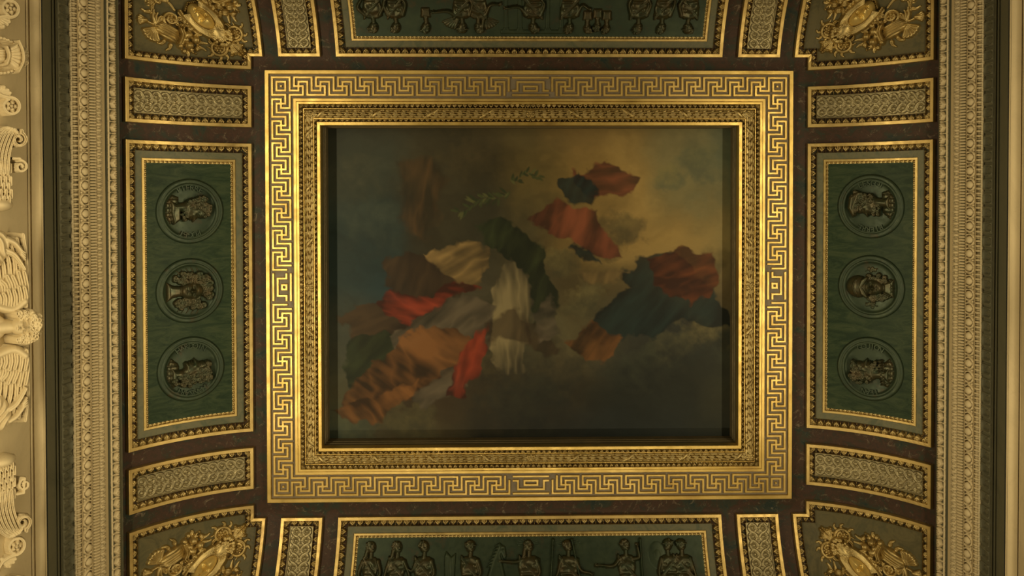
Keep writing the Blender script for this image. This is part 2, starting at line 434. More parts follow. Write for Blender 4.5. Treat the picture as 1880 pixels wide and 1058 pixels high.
def corn_strip(side, pts, hfun=None, nu=2, res=.06, pitch=None, amp_n=1):
    """strip of cornice along one side; pts (x, z) cross-section; mitred at the room's corners"""
    pts = np.array(pts)
    seg = np.concatenate([[0], np.cumsum(np.linalg.norm(np.diff(pts, axis=0), axis=1))])
    if hfun is None: q = seg; C = pts
    else:
        q = np.linspace(0, seg[-1], nu); C = np.stack([np.interp(q, seg, pts[:, 0]), np.interp(q, seg, pts[:, 1])], 1)
    # depth of each point back from the cornice front, for the mitre
    front = XL if side == 'left' else XR
    dep = (front - C[:, 0]) if side == 'left' else (C[:, 0] - front)
    y0 = YT_ - dep; y1 = YB_ + dep
    L = (YB_ - YT_)
    n = max(2, int(L / res) + 1)
    ta = np.linspace(0, 1, n)
    Y = y0[:, None] * (1 - ta)[None] + y1[:, None] * ta[None]
    X = np.repeat(C[:, :1], n, 1); Z = np.repeat(C[:, 1:], n, 1)
    if hfun is not None:
        t = Y / pitch
        u = (q / seg[-1])[:, None] + 0 * t
        d = C[-1] - C[0]; d = d / np.linalg.norm(d)
        nn = np.array([-d[1], d[0]])
        if (nn[1] > 0 and abs(nn[1]) > .3) or (nn[0] * (1 if side == 'left' else -1) < 0 and abs(nn[1]) <= .3): nn = -nn
        h = hfun(u, t); X = X + nn[0] * h; Z = Z + nn[1] * h
        e = .03
        for k in (0, -1):
            bx = C[k, 0] - nn[0] * e; bz = C[k, 1] - nn[1] * e
            row = [np.full((1, n), bx), Y[k:][:1], np.full((1, n), bz)]
            if k == 0: X, Y, Z = np.concatenate([row[0], X]), np.concatenate([row[1], Y]), np.concatenate([row[2], Z])
            else: X, Y, Z = np.concatenate([X, row[0]]), np.concatenate([Y, row[1]]), np.concatenate([Z, row[2]])
    V = np.stack([X, Y, Z], -1).reshape(-1, 3)
    return V, grid_faces(X.shape[0], n)
def env(u): return np.clip(np.minimum(u, 1 - u) / .06, 0, 1)
def cut(u, top, m, deep):
    """top = height of the motif, m = 0..1 where the motif stands, deep = depth of the ground between"""
    return env(u) * (top * m - deep * (1 - m))
def soft(x, w): return np.clip(x / w, 0, 1)
def egg_f(u, t):
    x = fr(t); v = u - .43
    e = np.hypot(x / .30, v / .43)
    r = np.abs(e - 1.36)
    y = np.abs(np.abs(x) - .5)
    dw = .03 + .06 * np.exp(-((u - .80) / .10) ** 2) + .02 * (u < .45)
    egg = soft(1 - e, .10); sh = soft(.20 - r, .06) * (u > .04); dart = soft(dw - y, .025)
    sh = sh * (y > dw + .02)
    top = np.where(e < 1, .030 * np.sqrt(np.clip(1 - e * e, 0, 1)), .020 - .10 * r * r)
    return cut(u, top, np.maximum.reduce([egg, sh, dart]), .055)
def tongue_f(u, t):
    x = fr(t); w = .40 * np.sqrt(np.clip(1 - np.clip((u - .62) / .34, 0, 1) ** 2, 0.001, 1))
    y = np.abs(np.abs(x) - .5)
    return cut(u, .012 * np.sqrt(np.clip(1 - (x / w) ** 2, 0, 1)), np.maximum(soft(w - np.abs(x), .10), soft(.03 - y, .02) * (u > .8)), .030)
def oval_f(u, t):
    x = fr(t); e = np.hypot(x / .27, (u - .5) / .44); y = np.abs(np.abs(x) - .5)
    rm = soft(.17 - np.abs(e - 1.30), .06); dart = soft(.10 - np.abs(u - .5) * .10 - y, .04)
    return cut(u, np.where(e < 1, .014 * np.sqrt(np.clip(1 - e * e, 0, 1)), .010), np.maximum.reduce([soft(1 - e, .14), rm, dart]), .030)
def beadrow_f(u, t):
    x = fr(t); v = u - .5
    b = np.hypot((x + .12) / .32, v / .47); d = np.hypot((x - .36) / .085, v / .46)
    m = np.maximum(soft(1 - b, .12), soft(1 - d, .25))
    return cut(u, .018 * np.sqrt(np.clip(1 - np.minimum(b, d) ** 2, 0, 1)), m, .035)
def acanth_f(u, t):
    return env(u) * (leaf_shape(u, t, .030, .055))
def coffer_f(u, t):
    x = fr(t); v = (u - .52)
    q = (np.abs(x / .31) ** 4 + np.abs(v / .43) ** 4) ** .25
    r = np.hypot(x / .25, v / .34); th = np.arctan2(v * .8, x)
    lob = .62 + .38 * np.abs(np.cos(2 * th)) ** .6
    ro = soft(1 - r / lob, .2); ce = soft(1 - r / .24, .3)
    y = np.abs(np.abs(x) - .5)
    inside = -.030 + .024 * np.maximum(ro * .8, ce)
    outside = np.where(y < .10, np.where(np.abs(y - .05) < .022, .010, -.018), .006)
    return env(u) * np.where(q < 1, inside, np.where(q < 1.17, .014, outside))
def gap(sd, nm): return SEC[sd][nm]
tn = 1
def trim(V, Fc, mat, smooth=True):
    global tn
    o = link('trim_%d' % tn, mesh('trim_%d' % tn, V, Fc, smooth), mat); tn += 1
    o['kind'] = 'structure'; return o
def shade_backing(sd, pts, dep):
    """dark strip added behind the carved members, for shade and dirt in the gaps"""
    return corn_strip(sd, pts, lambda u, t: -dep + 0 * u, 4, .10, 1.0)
for sd in ('left', 'right'):
    S = SEC[sd]
    trim(*merge([shade_backing(sd, S[k], d) for k, d in (('leaf', .024), ('oval', .014), ('tongue', .014), ('egg', .024), ('bead', .016))]), STONE_SHADE, False)
    trim(*merge([corn_strip(sd, S['top'])]), STONE_SHADE, False)
    trim(*corn_strip(sd, S['leaf'], acanth_f, 22, .0042, .115), STONE)
    trim(*merge([corn_strip(sd, S['soffit'])]), STONE_SHADE, False)
    trim(*merge([corn_strip(sd, S['fascia']), corn_strip(sd, S['fillet']), corn_strip(sd, S['listel'])]), STONE, False)
    trim(*corn_strip(sd, S['oval'], oval_f, 16, .0036, .0565), STONE)
    trim(*corn_strip(sd, S['tongue'], tongue_f, 13, .0030, .0283), STONE)
    trim(*corn_strip(sd, S['egg'], egg_f, 26, .0040, .1316), STONE)
    trim(*corn_strip(sd, S['bead'], beadrow_f, 12, .0036, .0452), STONE)
    trim(*merge([corn_strip(sd, S['recess'])]), STONE_SHADE, False)
    trim(*corn_strip(sd, S['coffer'], coffer_f, 24, .0050, .1335), STONE_SHADE)
    trim(*merge([corn_strip(sd, S['plain'])]), STONE_SHADE, False)
    trim(*merge([corn_strip(sd, S['ledge'])]), STONE, False)
    trim(*corn_strip(sd, S['ovolo'], None), STONE, True)
    trim(*merge([corn_strip(sd, S['fillets'])]), STONE, False)
def corn_end(side):
    """plain-run cornice for the two end walls, same cross-section turned a quarter"""
    S = SEC['left']; keys = ['top', 'leaf', 'soffit', 'fascia', 'oval', 'tongue', 'fillet', 'egg', 'listel', 'bead', 'recess', 'coffer', 'plain', 'ledge', 'ovolo', 'fillets']
    pts = np.concatenate([np.array(S[k]) for k in keys])
    dep = XL - pts[:, 0]
    Y = (YT_ - dep) if side == 'top' else (YB_ + dep)
    x0 = XL - dep; x1 = XR + dep
    n = 40; ta = np.linspace(0, 1, n)
    X = x0[:, None] * (1 - ta) + x1[:, None] * ta
    V = np.stack([X, Y[:, None] + 0 * X, pts[:, 1][:, None] + 0 * X], -1).reshape(-1, 3)
    return V, grid_faces(len(pts), n)
trim(*corn_end('top'), STONE, False); trim(*corn_end('bottom'), STONE, False)
ZW = SEC['left']['wallz']
def quad(name, P, mat, nseg=1):
    return struct(link(name, mesh(name, P, [[0, 1, 2, 3]], False), mat))
def box(x0, x1, y0, y1, z0, z1):
    V = [(x, y, z) for x in (x0, x1) for y in (y0, y1) for z in (z0, z1)]
    Fc = [[0, 1, 3, 2], [4, 6, 7, 5], [0, 4, 5, 1], [2, 3, 7, 6], [0, 2, 6, 4], [1, 5, 7, 3]]
    return np.array(V, float), np.array(Fc)
def wall(name, b, mat): return struct(link(name, mesh(name, *b, False), mat))
ZR = SEC['right']['wallz']
wall('wall_left', box(XWL - .2, XWL, YWT - .2, YWB + .2, 0, ZW + .02), STONE)
wall('wall_right', box(XWR, XWR + .2, YWT - .2, YWB + .2, 0, ZR + .02), STONE)
wall('wall_back', box(XWL, XWR, YWT - .2, YWT, 0, ZW + .02), PLASTER)
wall('wall_front', box(XWL, XWR, YWB, YWB + .2, 0, ZW + .02), PLASTER)
wall('floor', box(XWL - .2, XWR + .2, YWT - .2, YWB + .2, -.15, 0), PARQUET)

# ------------------------------------------------------------------ the gilded central frame
U = .006
rect = [(FL, FT), (FR, FT), (FR, FB), (FL, FB)]
frame = thing('painting_surround', 'wide rectangular gilded frame with Greek key band around the central ceiling painting', 'frame')
band_obj('outer_band', rect, 0, 7.2 * U, .050, .05, GOLD, frame, .004)
band_obj('ground', rect, 7.2 * U, 51.2 * U, .022, .02, CHANNEL, frame, .001)
band_obj('inner_band', rect, 51.2 * U, 57 * U, .050, .03, GOLD, frame, .004)
band_obj('inner_band', rect, 57 * U, 62 * U, .057, .05, GOLD, frame, .004)
def cells_mesh(mask, xs, ys, h0, h1, bev=.0035):
    """raised bars from a boolean cell grid, edges slightly chamfered"""
    nx, ny = mask.shape
    Vs, Fs = [], []
    pad = np.zeros((nx + 2, ny + 2), bool); pad[1:-1, 1:-1] = mask
    ii, jj = np.nonzero(mask); k = 0
    V = []; Fc = []
    for i, j in zip(ii, jj):
        x0, x1, y0, y1 = xs[i], xs[i + 1], ys[j], ys[j + 1]
        l, r, t, b = pad[i, j + 1], pad[i + 2, j + 1], pad[i + 1, j], pad[i + 1, j + 2]
        X0 = x0 if l else x0 + bev; X1 = x1 if r else x1 - bev; Y0 = y0 if t else y0 + bev; Y1 = y1 if b else y1 - bev
        q = [(X0, Y0), (X1, Y0), (X1, Y1), (X0, Y1)]; o = [(x0, y0), (x1, y0), (x1, y1), (x0, y1)]
        # keep inner corners full
        s = len(V); V += [(*p, h1) for p in q]; Fc.append([s, s + 1, s + 2, s + 3])
        for on, a, c in ((t, 0, 1), (r, 1, 2), (b, 2, 3), (l, 3, 0)):
            if not on:
                s2 = len(V)
                V += [(*q[a], h1), (*q[c], h1), (*o[c], h1 - bev), (*o[a], h1 - bev), (*o[a], h0), (*o[c], h0)]
                Fc += [[s2, s2 + 3, s2 + 2, s2 + 1], [s2 + 3, s2 + 4, s2 + 5, s2 + 2]]
    V = np.array(V); return chart(V[:, 0], V[:, 1], V[:, 2]), np.array(Fc)
def key_run(n, cw):
    """one run of meander, depth 9, between two corner blocks: n pitches, centre piece cw wide, n mirrored pitches"""
    Lr = 20 * n + cw + 2; m = np.zeros((Lr + 4, 9), bool)
    half = np.zeros((10 * n + 14, 9), bool)
    def hb(r, c0, c1):
        c0 = max(c0, 0); half[c0:c1 + 1, r] = True
    def vb(c, r0, r1):
        if c >= 0: half[c, r0:r1 + 1] = True
    for i in range(n):
        o = 1 + 10 * i
        hb(0, o, o + 8); vb(o, 0, 4); hb(4, o, o + 4); vb(o + 4, 4, 8)
        vb(o + 6, 2, 8); hb(2, o + 2, o + 6); vb(o + 2, 2, 6); vb(o + 8, 0, 6)
        hb(8, o - 4, o + 4); hb(6, o - 2, o + 2)
    e = 1 + 10 * n
    run = np.zeros((2 * e + cw, 9), bool)
    run[:e] = half[:e]; run[-e:] = half[:e][::-1]
    c = np.zeros((cw, 9), bool)
    c[:, 8] = True; c[:3, 6] = True; c[-3:, 6] = True; c[2, 2:7] = True; c[-3, 2:7] = True; c[2:-2, 2] = True; c[:, 0] = True
    if cw > 12: c[5:-5, 4] = True; c[5, 4:7] = True; c[-6, 4:7] = True; c[5:-5, 6] = True
    run[e:e + cw] = c
    return run
def corner_block():
    m = np.zeros((9, 9), bool)
    m[:, 0] = True; m[0, :] = True; m[8, 0:7] = True; m[0:7, 8] = True
    m[2:7, 2] = True; m[2:7, 6] = True; m[2, 2:7] = True; m[6, 2:7] = True; m[4, 4] = True
    m[8, 8] = True
    return m
rw = key_run(10, 17); rh = key_run(8, 13)
NX = 18 + rw.shape[0]; NY = 18 + rh.shape[0]
mask = np.zeros((NX, NY), bool)
mask[9:9 + rw.shape[0], 0:9] = rw; mask[9:9 + rw.shape[0], NY - 9:] = rw[:, ::-1]
mask[0:9, 9:9 + rh.shape[0]] |= rh.T; mask[NX - 9:, 9:9 + rh.shape[0]] |= rh.T[::-1]
cb = corner_block()
mask[:9, :9] |= cb; mask[-9:, :9] |= cb[::-1]; mask[:9, -9:] |= cb[:, ::-1]; mask[-9:, -9:] |= cb[::-1, ::-1]
ko = 11.2 * U
xs = np.linspace(FL + ko, FR - ko, NX + 1); ys = np.linspace(FT + ko, FB - ko, NY + 1)
V, Fc = cells_mesh(mask, xs, ys, .022, .042)
link('key_pattern', mesh('key_pattern', V, Fc, False), GOLD, frame)
small_leaf = leaf_profile(.058, .052, .014)
ring_obj('leaf_moulding', rect, 62 * U, 69.3 * U, 14, small_leaf, GOLD_OLD, frame, res=.0048, pitch=.0575)
band_obj('fillet', rect, 69.3 * U, 70.8 * U, .048, .03, GOLD, frame, .002)
def garland(u, t):
    """laurel leaves in staggered rows on a half-round, tips away from the middle of each side, tied with ribbons"""
    base = .040 + .030 * np.sin(np.clip(u, 0, 1) * PI) ** .7
    sg = np.sign(t) + (t == 0); x = np.abs(t) / .088
    best = np.full(t.shape, 0.)
    for r in range(4):
        c = (r + .5) / 4 + .0
        for k in (-1, 0, 1):
            q = x + (.5 if r % 2 else 0) + .13 * np.sin(r * 2.1)
            xx = q - np.floor(q) + k
            w = .155 * np.clip(np.sin(np.clip(xx * .86 + .08, 0, 1) * PI), 0, 1) ** .8
            d = np.abs(u - c) / np.maximum(w, 1e-3)
            hh = np.where((xx > 0) & (xx < 1.15), np.sqrt(np.clip(1 - d * d, 0, 1)) * (.45 + .55 * xx) - .25 * np.exp(-(d / .15) ** 2) * (xx < 1), 0)
            best = np.maximum(best, hh)
    # ribbons
    m = np.abs(np.abs(t) % .60 - .48); s = (u - .5) * .12 * -1
    rb = np.abs((np.abs(t) % .60) - .48 - (u - .5) * .11)
    rib = np.clip(1 - (rb / .022) ** 2, 0, 1) ** .5 - .5 * np.exp(-((rb) / .004) ** 2)
    best = np.where(rb < .022, .7 + .5 * rib, best)
    return base + np.where(best < .12, -.10, .024 * best - .012)
ring_obj('laurel_garland', rect, 70.8 * U, 87.4 * U, 26, garland, GOLD_OLD, frame, res=.0050)
band_obj('fillet', rect, 87.4 * U, 88.9 * U, .048, .03, GOLD, frame, .002)
ring_obj('leaf_moulding', rect, 88.9 * U, 94 * U, 10, leaf_profile(.052, .052, .012), GOLD_OLD, frame, res=.0052, pitch=.0575)
band_obj('sight_band', rect, 94 * U, 100.4 * U, .054, .10, GOLD, frame, .004)
# rosettes on the garland
def chart_map(ca, cb_, ang=0, h0=0, sx=1, sy=1):
    c, s = math.cos(ang), math.sin(ang)
    return lambda u, v, h: chart(ca + sx * (u * c - v * s), cb_ + sy * (u * s + v * c), h0 + h)
gm = 79.1 * U
for x, y in [(FL + gm, FT + gm), (FR - gm, FT + gm), (FL + gm, FB - gm), (FR - gm, FB - gm), ((FL + FR) / 2, FT + gm), ((FL + FR) / 2, FB - gm), (FL + gm, (FT + FB) / 2), (FR - gm, (FT + FB) / 2)]:
    h = HF(-.05, .05, -.05, .05, .0033); h.petals(0, 0, .047, 6, .018, .004)
    hf_obj('rosette', h, chart_map(x, y, 0, .066), GOLD_OLD, frame)
# recess walls with small inner mouldings
def recess(rect_in, prof):
    parts = []
    off = [offset_poly(rect_in, d) for d, z in prof]; n = 4
    for k in range(n):
        p0 = np.array([o[k] for o in off]); p1 = np.array([o[(k + 1) % n] for o in off])
        ta = np.linspace(0, 1, 2)
        P = p0[:, None, :] * (1 - ta)[None, :, None] + p1[:, None, :] * ta[None, :, None]
        Z = np.array([z for d, z in prof])[:, None] + 0 * ta[None]
        parts.append((np.concatenate([P, (EYE + CH - Z)[..., None]], -1).reshape(-1, 3), grid_faces(len(prof), 2)))
    return merge(parts)
RD = .27
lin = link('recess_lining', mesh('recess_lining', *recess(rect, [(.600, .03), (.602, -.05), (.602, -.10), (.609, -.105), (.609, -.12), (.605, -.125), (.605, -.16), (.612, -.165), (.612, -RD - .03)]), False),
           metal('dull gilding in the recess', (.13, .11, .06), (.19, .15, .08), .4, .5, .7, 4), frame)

# ------------------------------------------------------------------ the painting: a plain cloud-and-drapery canvas in the colours of the original
def srgb2lin(c):
    c = np.asarray(c, float) / 255.; return np.where(c <= .04045, c / 12.92, ((c + .055) / 1.055) ** 2.4)
def vnoise(x, y, seed, oct_=5, pers=.55):
    rs = np.random.RandomState(seed); out = 0; amp = 1; tot = 0; n = 256
    T = rs.rand(n, n)
    for o in range(oct_):
        xi = np.floor(x).astype(int); yi = np.floor(y).astype(int); xf = x - xi; yf = y - yi
        xf = xf * xf * (3 - 2 * xf); yf = yf * yf * (3 - 2 * yf)
        g = lambda i, j: T[(xi + i) % n, (yi + j) % n]
        v = g(0, 0) * (1 - xf) * (1 - yf) + g(1, 0) * xf * (1 - yf) + g(0, 1) * (1 - xf) * yf + g(1, 1) * xf * yf
        out = out + v * amp; tot += amp; amp *= pers; x = x * 2.03 + 17.1; y = y * 2.03 + 5.3
    return out / tot
NXP, NYP = 640, 480
PW = np.linspace(593, 1352, NXP)[:, None] * np.ones((1, NYP)); PH = np.linspace(233, 818, NYP)[None, :] * np.ones((NXP, 1))
CG = [  # colours of the canvas on an 9 x 7 net (sRGB), row by row
 [(38,42,36),(44,46,38),(46,44,32),(48,44,30),(62,56,36),(88,74,44),(98,84,50),(84,80,56),(62,70,58)],
 [(40,46,40),(40,46,40),(44,42,30),(44,42,30),(70,62,36),(98,82,46),(108,92,54),(88,84,58),(66,76,62)],
 [(34,46,44),(32,46,46),(46,44,32),(42,42,32),(60,56,38),(92,78,46),(104,88,52),(108,92,54),(84,82,56)],
 [(30,42,42),(28,44,48),(44,42,34),(50,48,38),(56,54,40),(60,54,36),(70,62,40),(90,78,50),(78,70,48)],
 [(42,46,40),(40,40,34),(46,38,28),(52,50,38),(56,56,42),(64,60,42),(36,38,34),(30,34,32),(44,48,40)],
 [(52,52,38),(40,36,28),(46,38,26),(42,38,28),(36,34,26),(34,32,24),(26,30,26),(28,32,28),(44,46,36)],
 [(36,46,42),(52,50,38),(50,46,32),(30,32,28),(24,28,26),(22,26,26),(24,30,30),(28,34,34),(28,34,32)],
]
cg = srgb2lin(np.array(CG, float).transpose(1, 0, 2))
def interp2(cg, x, y):
    nx, ny, _ = cg.shape
    x = np.clip(x, 0, 1) * (nx - 1); y = np.clip(y, 0, 1) * (ny - 1)
    i = np.minimum(x.astype(int), nx - 2); j = np.minimum(y.astype(int), ny - 2); fx = (x - i)[..., None]; fy = (y - j)[..., None]
    fx = fx * fx * (3 - 2 * fx); fy = fy * fy * (3 - 2 * fy)
    return (cg[i, j] * (1 - fx) + cg[i + 1, j] * fx) * (1 - fy) + (cg[i, j + 1] * (1 - fx) + cg[i + 1, j + 1] * fx) * fy
nx_ = (PW - 593) / 759; ny_ = (PH - 233) / 585
wx = (vnoise(nx_ * 6, ny_ * 5, 1) - .5); wy = (vnoise(nx_ * 6 + 40, ny_ * 5, 2) - .5)
CAN = interp2(cg, nx_ + wx * .16, ny_ + wy * .16)
cl = vnoise(nx_ * 5 + wx * 2, ny_ * 6 + wy * 2, 3, 6); cl = (cl - .5) * 2
CAN = CAN * (1 + .55 * cl[..., None]) 
CAN = CAN * (1 + .10 * (vnoise(nx_ * 60, ny_ * 90, 9, 3) - .5)[..., None])
def cloth(poly, cols, ang, freq, warp, seed, soft=5.0, k=.9):
    """a billow of painted cloth: outline, dark and light colour, direction and number of folds"""
    global CAN
    hf = HF.__new__(HF); hf.u = PW + (vnoise(nx_ * 16, ny_ * 13, seed, 4) - .5) * 52; hf.v = PH + (vnoise(nx_ * 16 + 9, ny_ * 13, seed + 1, 4) - .5) * 52
    ins, d = hf.inside(poly)
    al = np.clip(np.where(ins, d, -d) / soft + .5, 0, 1)[..., None]
    c, s = math.cos(ang), math.sin(ang); q = PW * c + PH * s; p = -PW * s + PH * c
    Q = q / 26 + 50; Pp = p / 110 + 50
    ph = q * freq * .9 + warp * 2.2 * vnoise(Q * .5, Pp * 1.3, seed + 2, 3) + .004 * p
    f1 = (1 - np.abs(np.sin(ph * PI))) ** 1.2
    big = vnoise(Q, Pp, seed + 3, 3); fine = vnoise(Q * 2.2, Pp * 1.6, seed + 6, 3); mass = vnoise(PW / 90 + 3, PH / 90, seed + 8, 2)
    sh = np.clip(.40 * f1 + 1.5 * (big - .38) + .5 * (fine - .5) + .9 * (mass - .45) + .25 * np.clip(d / 26, 0, 1), 0, 1.05)[..., None]
    lo, hi = srgb2lin(cols[0]), srgb2lin(cols[1])
    cc = lo * (1 - sh) + hi * sh
    CAN = CAN * (1 - al * k) + cc * al * k * .68
def puff(cx, cy, r, dark, light, k=.75, seed=0):
    global CAN
    dx = PW - cx + (vnoise(PW / 24, PH / 24, 60 + seed, 4) - .5) * r * 1.1; dy = PH - cy + (vnoise(PW / 24 + 7, PH / 24, 61 + seed, 4) - .5) * r * 1.1
    d = np.hypot(dx, dy * 1.25) / r
    al = np.clip((1 - d) * 2.2, 0, 1)[..., None] ** .8 * k
    sh = np.clip(.5 - (dy + dx * .2) / r * .55 + (vnoise(PW / 16, PH / 16, 62 + seed, 4) - .5) * .9, 0, 1)[..., None] ** 1.4
    c = srgb2lin(dark) * (1 - sh) + srgb2lin(light) * sh
    CAN = CAN * (1 - al) + c * al
for q, (x, y, r, dk, lt) in enumerate([(1300,620,58,(28,32,28),(96,90,60)),(1240,660,52,(24,28,26),(66,66,48)),(1180,690,70,(22,26,24),(46,50,40)),(1110,440,56,(44,42,28),(70,62,40)),(1160,420,40,(46,44,32),(84,76,48)),
    (900,690,60,(32,30,24),(66,60,40)),(1010,700,80,(24,28,26),(54,50,36)),(960,760,90,(20,24,24),(40,42,34)),(1080,560,50,(48,50,38),(96,90,60)),(1030,480,46,(50,50,36),(92,86,56)),(680,420,70,(28,38,38),(52,60,52)),
    (650,330,60,(36,42,36),(58,60,48)),(740,790,60,(42,44,34),(74,70,46)),(1290,300,50,(56,64,54),(92,92,64)),(1230,330,34,(62,70,58),(100,96,62)),(860,300,60,(40,38,26),(60,54,36)),(1320,480,40,(60,56,38),(100,90,56)),(640,800,50,(44,52,44),(66,70,52))]):
    puff(x, y, r, dk, lt, .7, q * 3)
RED = ((52, 22, 16), (140, 56, 36)); PINK = ((58, 34, 26), (122, 68, 48)); OCH = ((42, 30, 18), (118, 80, 44)); WHT = ((52, 50, 40), (128, 118, 88))
GRYC = ((40, 40, 34), (92, 84, 70)); BLU = ((14, 24, 26), (30, 48, 48)); BRN = ((36, 28, 20), (64, 50, 34)); GRN = ((20, 30, 20), (46, 56, 34)); SKN = ((76, 50, 32), (142, 100, 62)); CRM = ((70, 60, 40), (140, 118, 76))
cloth([(700,480),(790,470),(870,500),(850,545),(760,560),(700,530)], BRN, .3, .02, .8, 11)
cloth([(612,590),(640,560),(720,560),(740,600),(690,660),(650,680),(640,640)], BRN, 1.2, .025, 1, 12)
cloth([(640,640),(690,610),(720,640),(690,700),(650,740),(620,690)], GRN, .7, .03, 1, 13)
cloth([(860,430),(930,410),(990,450),(1015,520),(1020,560),(980,600),(960,520),(900,470)], GRN, .4, .02, 1, 15)
cloth([(770,470),(830,440),(900,470),(890,520),(840,530),(790,510)], CRM, 1.1, .035, 1.2, 17)
cloth([(905,490),(960,485),(985,530),(975,600),(965,690),(920,700),(890,650),(900,560)], WHT, 1.5 - PI/2, .045, .9, 19)
cloth([(670,562),(700,535),(760,545),(830,520),(870,535),(830,560),(770,575),(760,600),(700,585)], RED, .2 + PI/2, .03, 1.3, 21)
cloth([(700,620),(760,585),(840,545),(900,560),(890,620),(860,690),(820,720),(780,700),(760,640),(720,640)], GRYC, .9, .035, 1.3, 23)
cloth([(640,700),(700,655),(770,600),(830,620),(880,640),(850,690),(790,720),(740,740),(700,750),(640,770),(612,750)], OCH, 2.2, .022, 1.1, 25)
cloth([(650,740),(700,720),(760,700),(740,740),(700,780),(650,780),(610,765)], OCH, 2.4, .03, 1.2, 27)
cloth([(760,745),(800,700),(850,680),(840,720),(800,745),(770,765)], GRYC, 1.0, .03, 1, 28)
cloth([(845,640),(890,600),(880,680),(850,735),(815,735),(830,690)], RED, .2, .03, 1, 29)
cloth([(880,600),(930,570),(990,600),(1040,640),(1000,665),(940,640),(900,640)], BRN, .4, .03, 1, 31, 9, .7)
cloth([(985,560),(1020,552),(1030,630),(990,635)], GRYC, 1.4, .03, 1, 33, 5, .8)
cloth([(980,390),(1030,365),(1100,380),(1120,430),(1150,480),(1100,480),(1060,450),(1010,430)], PINK, .35, .024, 1.1, 35)
cloth([(1060,310),(1110,295),(1180,320),(1165,345),(1120,355),(1080,345)], PINK, 1.5, .03, 1.2, 37)
cloth([(1020,330),(1070,315),(1105,350),(1090,385),(1030,375)], BLU, .5, .04, 1, 39)
cloth([(1040,455),(1090,465),(1110,490),(1060,480)], BLU, .5, .04, 1, 41)
cloth([(1140,500),(1180,470),(1240,480),(1330,540),(1345,600),(1250,600),(1200,640),(1130,625),(1070,620),(1110,570),(1170,540)], BLU, .7, .012, .9, 43)
cloth([(1200,480),(1260,465),(1320,470),(1330,520),(1280,560),(1220,535)], ((52,26,16),(112,62,34)), 1.2, .025, 1.1, 45)
cloth([(1030,640),(1090,600),(1150,630),(1120,665),(1070,670)], OCH, .6, .03, 1, 47)
cloth([(725,300),(790,290),(820,330),(800,400),(760,450),(735,400)], ((40,34,22),(92,68,40)), .1, .018, .8, 49, 14, .65)
cloth([(1090,520),(1060,500),(1130,490),(1150,515)], CRM, .3, .02, .8, 51, 8, .6)
# leafy sprays
def spray(x0, y0, x1, y1, n, ln, seed):
    global CAN
    rn = random.Random(seed)
    hf = HF.__new__(HF); hf.u = PW; hf.v = PH; hf.H = np.zeros_like(PW)
    ba = math.atan2(y1 - y0, x1 - x0)
    sel = (PW > min(x0, x1) - 40) & (PW < max(x0, x1) + 40) & (PH > min(y0, y1) - 40) & (PH < max(y0, y1) + 40)
    for i in range(n):
        t = i / n; cx = x0 + (x1 - x0) * t; cy = y0 + (y1 - y0) * t + 6 * math.sin(t * 9)
        a = ba + rn.choice((-1, 1)) * rn.uniform(.4, 1.2); l = ln * rn.uniform(.6, 1.1)
        x = PW - cx - math.cos(a) * l * .5; y = PH - cy - math.sin(a) * l * .5
        uu = x * math.cos(a) + y * math.sin(a); vv = -x * math.sin(a) + y * math.cos(a)
        m = np.clip(1.3 - (uu / (l * .5)) ** 2 - (vv / 2.6) ** 2, 0, 1)[..., None]
        c = srgb2lin(rn.choice([(34, 42, 26), (46, 54, 32), (66, 70, 42)]))
        CAN = CAN * (1 - m * .85) + c * m * .85
spray(935, 352, 835, 388, 34, 20, 4); spray(935, 330, 990, 318, 22, 14, 5)
PGAIN = 2.0
CAN = np.clip(CAN * PGAIN, 0.004, .9)
painting = thing('ceiling_painting', 'large ceiling painting of clouds and billowing draperies inside the recessed gilded frame', 'painting')
xa = np.linspace(FL + .600, FR - .600, NXP); yb = np.linspace(FT + .600, FB - .600, NYP)
XX, YY = np.meshgrid(xa, yb, indexing='ij')
cm = mesh('canvas', np.stack([XX, YY, 0 * XX + EYE + CH + RD], -1).reshape(-1, 3), grid_faces(NXP, NYP))
ca = cm.color_attributes.new('paint', 'FLOAT_COLOR', 'POINT')
ca.data.foreach_set('color', np.concatenate([CAN, np.ones(CAN.shape[:2] + (1,))], -1).astype(np.float32).ravel())
PAINT, nt_, bs_ = newmat('oil paint on canvas')
at = nt_.nodes.new('ShaderNodeAttribute'); at.attribute_name = 'paint'
nt_.links.new(at.outputs['Color'], bs_.inputs['Base Color']); bs_.inputs['Roughness'].default_value = .55
bs_.inputs['Specular IOR Level'].default_value = .25
link('canvas', cm, PAINT, painting)

